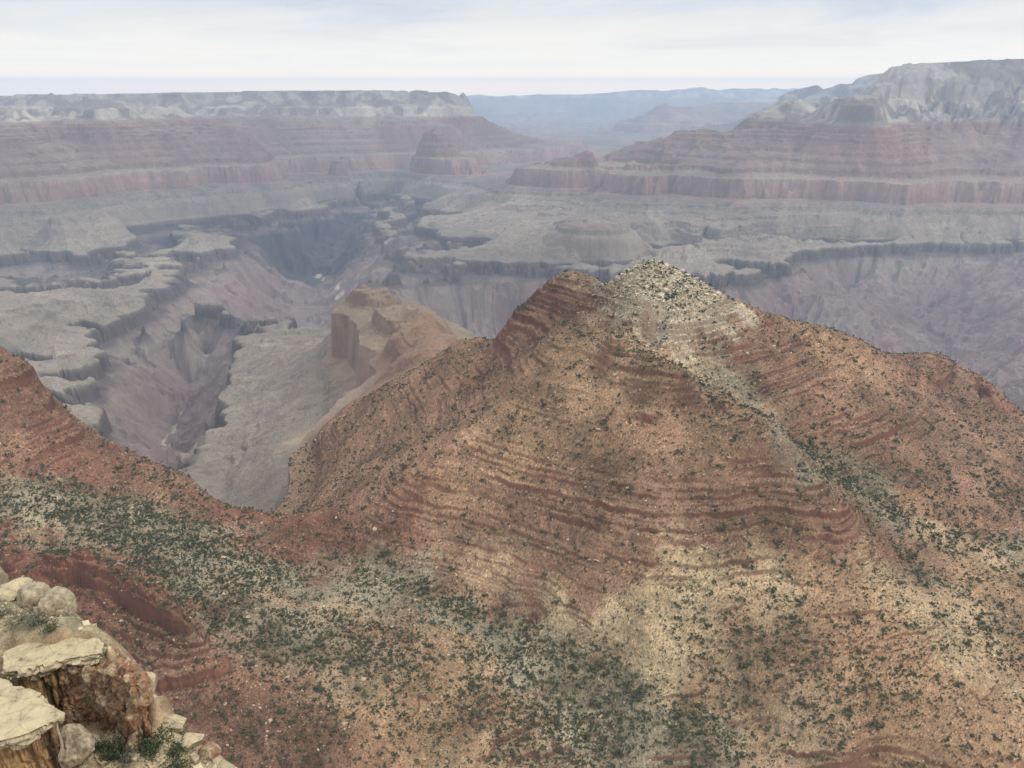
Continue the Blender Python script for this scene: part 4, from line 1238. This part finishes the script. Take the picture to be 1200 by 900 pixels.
def d_flute(co, no):
    f = fbm(co[:, 0] * 1.0, co[:, 1] * 1.0 + 0.06 * co[:, 2], 2.4, 5, 4, 0.6)
    side = 1 - np.abs(no[:, 2])
    v, j = cells(co, (1.1, 1.1, 3.6), 2.2)
    return co + no * (side * (0.4 * f + 0.6 * (v - 0.5) - 0.3 * (1 - j)) + 0.15 * n3(co, 1.6, 9))[:, None]


def cells(p, size, seed):
    """Blocks: a random offset per cell and the depth of the joints between cells."""
    q = p / np.array(size)
    b = np.floor(q)
    f1 = np.full(len(p), 9.0); f2 = f1.copy(); val = np.zeros(len(p))
    for i in (-1, 0, 1):
        for j in (-1, 0, 1):
            for k in (-1, 0, 1):
                c = b + (i, j, k)
                h = np.stack([np.sin(c @ np.array(w) + seed) * 43758.5453 for w in ((12.99, 78.23, 37.72), (39.35, 11.14, 83.16), (73.16, 52.24, 9.15), (27.1, 61.7, 44.3))], 1)
                h = h - np.floor(h)
                d = ((c + h[:, :3] - q) ** 2).sum(1)
                n = d < f1
                f2 = np.where(n, f1, np.minimum(f2, d)); val = np.where(n, h[:, 3], val); f1 = np.where(n, d, f1)
    return val, np.clip(np.sqrt(f2) - np.sqrt(f1), 0, 0.25) / 0.25


def d_lumpy(co, no):
    p = co + 0.5 * np.stack([n3(co, 2.0, 1), n3(co + 7, 2.0, 4), n3(co + 19, 2.0, 9)], 1)
    v1, j1 = cells(p, (1.5, 1.5, 3.0), 1.3)
    v2, j2 = cells(p, (0.6, 0.6, 1.0), 4.1)
    return co + no * (0.95 * (v1 - 0.5) - 0.35 * (1 - j1) + 0.35 * (v2 - 0.5) - 0.14 * (1 - j2) + 0.3 * n3(co, 4.0, 2))[:, None]


def inset(outline, k, c=None):
    q = np.array([p[:2] for p in outline])
    c = q.mean(0)
    return [tuple(c + (p - c) * (1 - k / max(np.linalg.norm(p - c), 1e-3))) for p in q]


def ledge(label, top_px, z, thick, depth, under, face_mat, disp, tilt=0.0):
    ol = [at_z(px, py, z) for px, py in top_px]
    ol = [(p[0], p[1], z + tilt * (p[1] - ol[0][1])) for p in ol]
    c = np.mean([p[:2] for p in ol], 0)
    root = thing('limestone_ledge', (c[0], c[1], z - depth), label, 'rock ledge')
    bm = bmesh.new(); prism(bm, [(p[0], p[1], p[2]) for p in ol], z - thick, z)
    child('cap_slab', rock_mesh('cap_slab', bm, 0.15, M_CAP, d_cap), root)
    bm = bmesh.new(); prism(bm, [(*p,) for p in inset(ol, under)], z - depth, z - thick * 0.6)
    child('cliff_face', rock_mesh('cliff_face', bm, 0.16, face_mat, disp), root)
    return root


ledge('flat cream limestone ledge overhanging a dark streaked cliff at the bottom corner',
      [(-170,905),(-90,886),(0,868),(18,864),(35,858),(55,848),(72,840),(77,834),(60,825),(40,814),(20,806),(0,799),(-60,780),(-150,790)], -49.6, 1.0, 11.0, 1.3, M_STREAK, d_flute)
ledge('second cream limestone ledge with ochre and black stained wall above the bushes',
      [(4,788),(25,785),(45,780),(62,774),(84,771),(104,768),(122,764),(124,752),(110,742),(80,741),(55,745),(30,751),(2,764)], -52.4, 1.1, 9.5, 1.0, M_STREAK, d_flute)
# rusty broken cliff that continues the second ledge
root = thing('rock_cliff', tuple(at(120, 860, 59.5)), 'rusty orange broken cliff face standing beyond the two cream ledges', 'cliff')
bm = bmesh.new()
prism(bm, [tuple(at_z(px, py, -53.6)[:2]) for px, py in [(62,786),(80,782),(105,786),(128,794),(150,803),(163,806),(170,796),(158,778),(135,760),(110,750),(85,755),(66,765)]], -63.5, -53.4)
child('cliff_face', rock_mesh('cliff_face', bm, 0.17, M_RUST, d_lumpy), root)
bm = bmesh.new()
prism(bm, [tuple(at_z(px, py, -57.2)[:2]) for px, py in [(138,840),(150,845),(163,842),(168,832),(160,822),(145,822),(136,830)]], -64, -57.2)
child('buttress', rock_mesh('buttress', bm, 0.15, M_RUST, d_lumpy), root)


def big_stone(name, px, py, D, size, label, category='boulder', seed=0, mat=None, sink=0.45, cuts=9):
    p = at(px, py, D)
    p[2] = fg_height(np.array([p[0]]), np.array([p[1]]))[0] + size[2] * (1 - sink)
    bm = bmesh.new()
    bmesh.ops.create_icosphere(bm, subdivisions=5, radius=1.0)
    r = np.random.default_rng(seed)
    me = bpy.data.meshes.new(name)
    bm.to_mesh(me); bm.free()
    n = len(me.vertices)
    co = np.empty(n * 3, np.float32); me.vertices.foreach_get('co', co); co = co.reshape(-1, 3)
    no = co.copy()
    co = co / (np.abs(co) ** 2.5).sum(1, keepdims=True) ** (1 / 2.5) * np.array(size)
    off = r.uniform(0, 90, 3)
    for _ in range(cuts):                        # flat broken faces
        nn = r.normal(size=3); nn /= np.linalg.norm(nn)
        sup = np.max(co @ nn)
        t = np.maximum(0, co @ nn - sup * r.uniform(0.62, 0.85))
        co = co - t[:, None] * nn
    v, j = cells(co + off, (1.0, 1.0, 1.0), seed)
    co += no * ((n3(co + off, 2.2, seed, 5, 0.5) * 0.13 + 0.03 * (v - 0.5) - 0.03 * (1 - j)) * min(size))[:, None]
    me.vertices.foreach_set('co', co.astype(np.float32).ravel())
    me.polygons.foreach_set('use_smooth', np.zeros(len(me.polygons), bool))
    me.materials.append(mat or M_BOULDER)
    me.update()
    o = bpy.data.objects.new(name, me)
    o.location = p; o.rotation_euler = (0, 0, r.uniform(0, 6.28))
    o['label'] = label; o['category'] = category
    scene.collection.objects.link(o)
    return o


M_BOULDER = streak_material('lichen_boulder', [(0.3, (.13, .108, .07)), (0.45, (.26, .215, .145)), (0.6, (.35, .29, .20)), (0.75, (.22, .185, .12))], 1.0)
big_stone('boulder', 43, 712, 71, (1.7, 1.5, 1.5), 'round grey boulder behind its rounder neighbour above the grey bushes', seed=1, cuts=2)
big_stone('boulder', 68, 725, 69, (1.9, 1.8, 1.9), 'largest rounded grey boulder at the rim of the upper shelf', seed=2, cuts=2)
big_stone('rock_slab', 17, 706, 72, (2.6, 1.4, 0.7), 'low flat cream slab beside the two round boulders', 'slab', seed=3, mat=M_CAP)
big_stone('rock_pillar', -2, 694, 76, (1.3, 1.2, 3.4), 'pale rock pillar cut by the picture edge above the flat slab', 'rock pillar', seed=4, mat=M_CAP, sink=0.3)
big_stone('boulder', 85, 862, 56.5, (1.3, 1.2, 1.3), 'smooth grey boulder leaning on the end of the overhanging ledge', seed=5)
big_stone('boulder', 103, 858, 58.5, (1.2, 1.0, 0.9), 'low pale boulder between the overhanging ledge and the rusty cliff', seed=6)
big_stone('boulder', 92, 885, 55.8, (1.7, 1.5, 1.6), 'wide mossy grey boulder below the overhanging ledge', seed=7)
big_stone('boulder', 205, 862, 61, (1.6, 1.1, 0.8), 'cream block on the crest of the rubble spur', seed=8, mat=M_CAP)
big_stone('boulder', 226, 872, 60, (1.3, 1.0, 0.7), 'cream block lower down the crest of the rubble spur', seed=9, mat=M_CAP)
big_stone('boulder', 178, 842, 62.6, (1.8, 1.2, 1.0), 'pale block at the head of the rubble spur beside the rusty cliff', seed=10, mat=M_CAP)
big_stone('boulder', 248, 886, 58.8, (1.2, 1.0, 0.8), 'tan block near the low end of the rubble spur', seed=12, mat=M_RUST)

# bushes close by
M_DARKLEAF = foliage_material('dark_leaf', (.022, .034, .016), (.070, .090, .040))
M_SAGE = foliage_material('sage_leaf', (.085, .088, .062), (.19, .185, .13))
M_LIME = foliage_material('fresh_leaf', (.09, .13, .02), (.22, .28, .05))
M_STEM = streak_material('grey_bark', [(0.3, (.06, .05, .04)), (0.7, (.16, .13, .10))], 0.3)


def bush(px, py, D, rad, mat, leaves, label, seed, category='bush', tall=0.9, sink=0.15):
    r = np.random.default_rng(seed)
    p = at(px, py, D)
    p[2] = fg_height(np.array([p[0]]), np.array([p[1]]))[0] - sink * rad
    root = thing('bush', tuple(p), label, category)
    # stems fork from the base; leaves gather round their ends
    ends = []
    bm = bmesh.new()
    for k in range(9):
        d = r.normal(size=3) * (0.62, 0.62, 0.3) + (0, 0, 0.65 * tall)
        e = d / max(np.linalg.norm(d), .5) * rad * r.uniform(0.6, 1.0) * (1, 1, tall)
        ends.append(e)
        a = np.zeros(3); mid = e * 0.55 + r.normal(size=3) * 0.08 * rad
        rings = []
        for q, w in ((a, 0.07), (mid, 0.045), (e, 0.015)):
            rings.append([bm.verts.new(q + np.array((math.cos(t), math.sin(t), 0)) * w * rad * 0.8) for t in (0, 1.57, 3.14, 4.71)])
        for A, B in zip(rings[:-1], rings[1:]):
            for i in range(4):
                bm.faces.new((A[i], A[(i + 1) % 4], B[(i + 1) % 4], B[i]))
    me = bpy.data.meshes.new('stem'); bm.to_mesh(me); bm.free(); me.materials.append(M_STEM)
    o = bpy.data.objects.new('stem', me); scene.collection.objects.link(o); o.parent = root
    cen = np.array(ends + [e * 0.6 for e in ends])
    n = leaves
    c = cen[r.integers(len(cen), size=n)]
    d = r.normal(size=(n, 3)); d /= np.linalg.norm(d, axis=1)[:, None]
    q = c + d * (rad * r.uniform(0.08, 0.42, n) ** 0.8)[:, None] * (1, 1, 0.8)
    q[:, 2] = np.maximum(q[:, 2], -0.1)
    a = r.normal(size=(n, 3)); a /= np.linalg.norm(a, axis=1)[:, None]
    b = np.cross(d, a); s = rad * r.uniform(0.035, 0.075, n)[:, None]
    V = np.stack([q - a * s, q + b * s * .7, q + a * s, q - b * s * .7], 1).reshape(-1, 3)
    Fq = np.arange(4 * n).reshape(-1, 4)
    me = bpy.data.meshes.new('foliage'); me.from_pydata(V.tolist(), [], Fq.tolist()); me.materials.append(mat)
    o = bpy.data.objects.new('foliage', me); scene.collection.objects.link(o); o.parent = root
    return root


BUSHES = [
 (25,742,65.5,1.5,M_SAGE,900,'pale sage bush on the upper shelf in front of the low flat slab'),
 (54,744,65,1.7,M_SAGE,1000,'broad grey sage bush in front of the round boulders'),
 (63,752,63.5,1.25,M_DARKLEAF,700,'dark low bush at the edge of the second cream ledge'),
 (84,740,66.8,1.3,M_SAGE,700,'olive bush tucked against the largest round boulder'),
 (38,757,63,0.7,M_DARKLEAF,400,'small dark tuft on the upper shelf above the stained wall'),
 (8,775,61,2.0,M_SAGE,1000,'wide grey bush by the picture edge just above the overhanging ledge'),
 (0,730,66.5,1.6,M_SAGE,800,'grey bush at the picture edge high on the upper shelf'),
 (118,768,61.6,1.1,M_DARKLEAF,650,'dark green bush rooted on top of the rusty cliff'),
 (134,766,62.2,0.85,M_DARKLEAF,500,'smaller green bush behind the one on top of the rusty cliff'),
 (104,757,62.8,0.9,M_SAGE,500,'grey tuft where the second cream ledge meets the rusty cliff'),
 (120,878,57.6,2.0,M_DARKLEAF,1500,'deep green bush at the foot of the rusty cliff nearest the ledge'),
 (142,884,57.5,1.9,M_DARKLEAF,1300,'green bush in the middle of the hollow under the rusty cliff'),
 (180,880,58.6,2.2,M_DARKLEAF,1700,'largest dark bush, spreading beside the rubble spur'),
 (202,893,57.8,2.0,M_DARKLEAF,1500,'dark bush at the bottom edge under the rubble spur'),
 (184,853,61.8,0.8,M_DARKLEAF,450,'little dark bush high on the rubble spur by the cliff'),
 (212,866,60.5,0.8,M_DARKLEAF,450,'little dark bush halfway down the rubble spur'),
 (235,884,58.9,0.9,M_SAGE,450,'small olive bush low on the rubble spur'),
 (84,848,57.6,1.1,M_SAGE,700,'grey bush growing over the end of the overhanging ledge'),
 (100,893,55.8,1.3,M_SAGE,700,'pale bush on the mossy boulder at the bottom edge'),
 (152,897,56.7,1.5,M_SAGE,800,'silvery bush between the dark bushes at the bottom edge'),
 (66,905,54.6,1.4,M_DARKLEAF,900,'dark bush in the shade under the streaked cliff'),
 (162,868,59.8,1.2,M_SAGE,600,'olive bush at the foot of the buttress of the rusty cliff'),
 (3,905,50.3,0.9,M_LIME,700,'bright green shrub in the bottom corner under the overhanging ledge'),
]
for k, (px, py, D, rad, mat, nl, label) in enumerate(BUSHES):
    bush(px, py, D, rad, mat, nl, label, 500 + k)

# loose stones on the close ground
r = np.random.default_rng(77)
n = 3200
x = r.uniform(-62, -14, n); y = r.uniform(50, 76, n)
z = fg_height(x, y)
dzx = (fg_height(x + 0.4, y) - z) / 0.4; dzy = (fg_height(x, y + 0.4) - z) / 0.4
ok = (np.hypot(dzx, dzy) < 1.5) & (y < np.interp(x, edge[:, 0], edge[:, 1]) + 1.0) & (x < edge[-1, 0])
x, y, z = x[ok], y[ok], z[ok]
n = len(x)
size = np.clip(r.lognormal(math.log(0.16), 0.6, n), 0.07, 0.8)
tone = np.array((.42, .34, .225)) * r.uniform(0.6, 1.25, (n, 1))
mass('scree', sto, r.integers(len(sto), size=n), np.stack([x, y, z + 0.2 * size], -1), size[:, None] * r.uniform(0.7, 1.3, (n, 3)) * (1, 1, 0.7), r.uniform(0, 6.28, n), M_STONE, tone)
# pale dead trunk against the streaked cliff
root = at(70, 884, 50.6)
bm = bmesh.new()
rings = []
for t in np.linspace(0, 1, 9):
    c = at(70 + 3 * math.sin(t * 5), 890 - 44 * t, 50.4)
    w = 0.16 * (1 - 0.6 * t)
    rings.append([bm.verts.new(c + np.array((math.cos(a), math.sin(a), 0)) * w) for a in np.linspace(0, 5.6, 7)])
for A, B in zip(rings[:-1], rings[1:]):
    for i in range(7):
        bm.faces.new((A[i], A[(i + 1) % 7], B[(i + 1) % 7], B[i]))
bm.faces.new(rings[-1])
me = bpy.data.meshes.new('dead_trunk'); bm.to_mesh(me); bm.free()
M_DEAD = streak_material('bleached_wood', [(0.35, (.22, .18, .13)), (0.65, (.42, .36, .27))], 0.3)
me.materials.append(M_DEAD)
o = bpy.data.objects.new('dead_trunk', me); scene.collection.objects.link(o)
o['label'] = 'thin bleached dead trunk leaning on the dark streaked cliff'; o['category'] = 'dead tree'
# ------------------------------------------------------------------ the air
def haze_box():
    x0, x1, y0, y1, z0, z1 = -26000, 26000, -1500, 32500, -1440, 345
    me = bpy.data.meshes.new('haze')
    v = [(x, y, z) for z in (z0, z1) for y in (y0, y1) for x in (x0, x1)]
    f = [(0, 2, 3, 1), (4, 5, 7, 6), (0, 1, 5, 4), (2, 6, 7, 3), (0, 4, 6, 2), (1, 3, 7, 5)]
    me.from_pydata(v, [], f)
    o = bpy.data.objects.new('haze', me)
    scene.collection.objects.link(o)
    m = bpy.data.materials.new('haze_air')
    m.use_nodes = True
    nt = m.node_tree
    nt.nodes.clear()
    out = N(nt, 'ShaderNodeOutputMaterial')
    vol = N(nt, 'ShaderNodeVolumePrincipled')
    vol.inputs['Color'].default_value = HAZE_COLOUR
    vol.inputs['Density'].default_value = HAZE_DENSITY
    vol.inputs['Anisotropy'].default_value = 0.3
    L(vol.outputs[0], out.inputs['Volume'])
    me.materials.append(m)
    o['kind'] = 'stuff'


HAZE_COLOUR = (0.60, 0.77, 1.0, 1)
HAZE_DENSITY = 4.9e-5
haze_box()
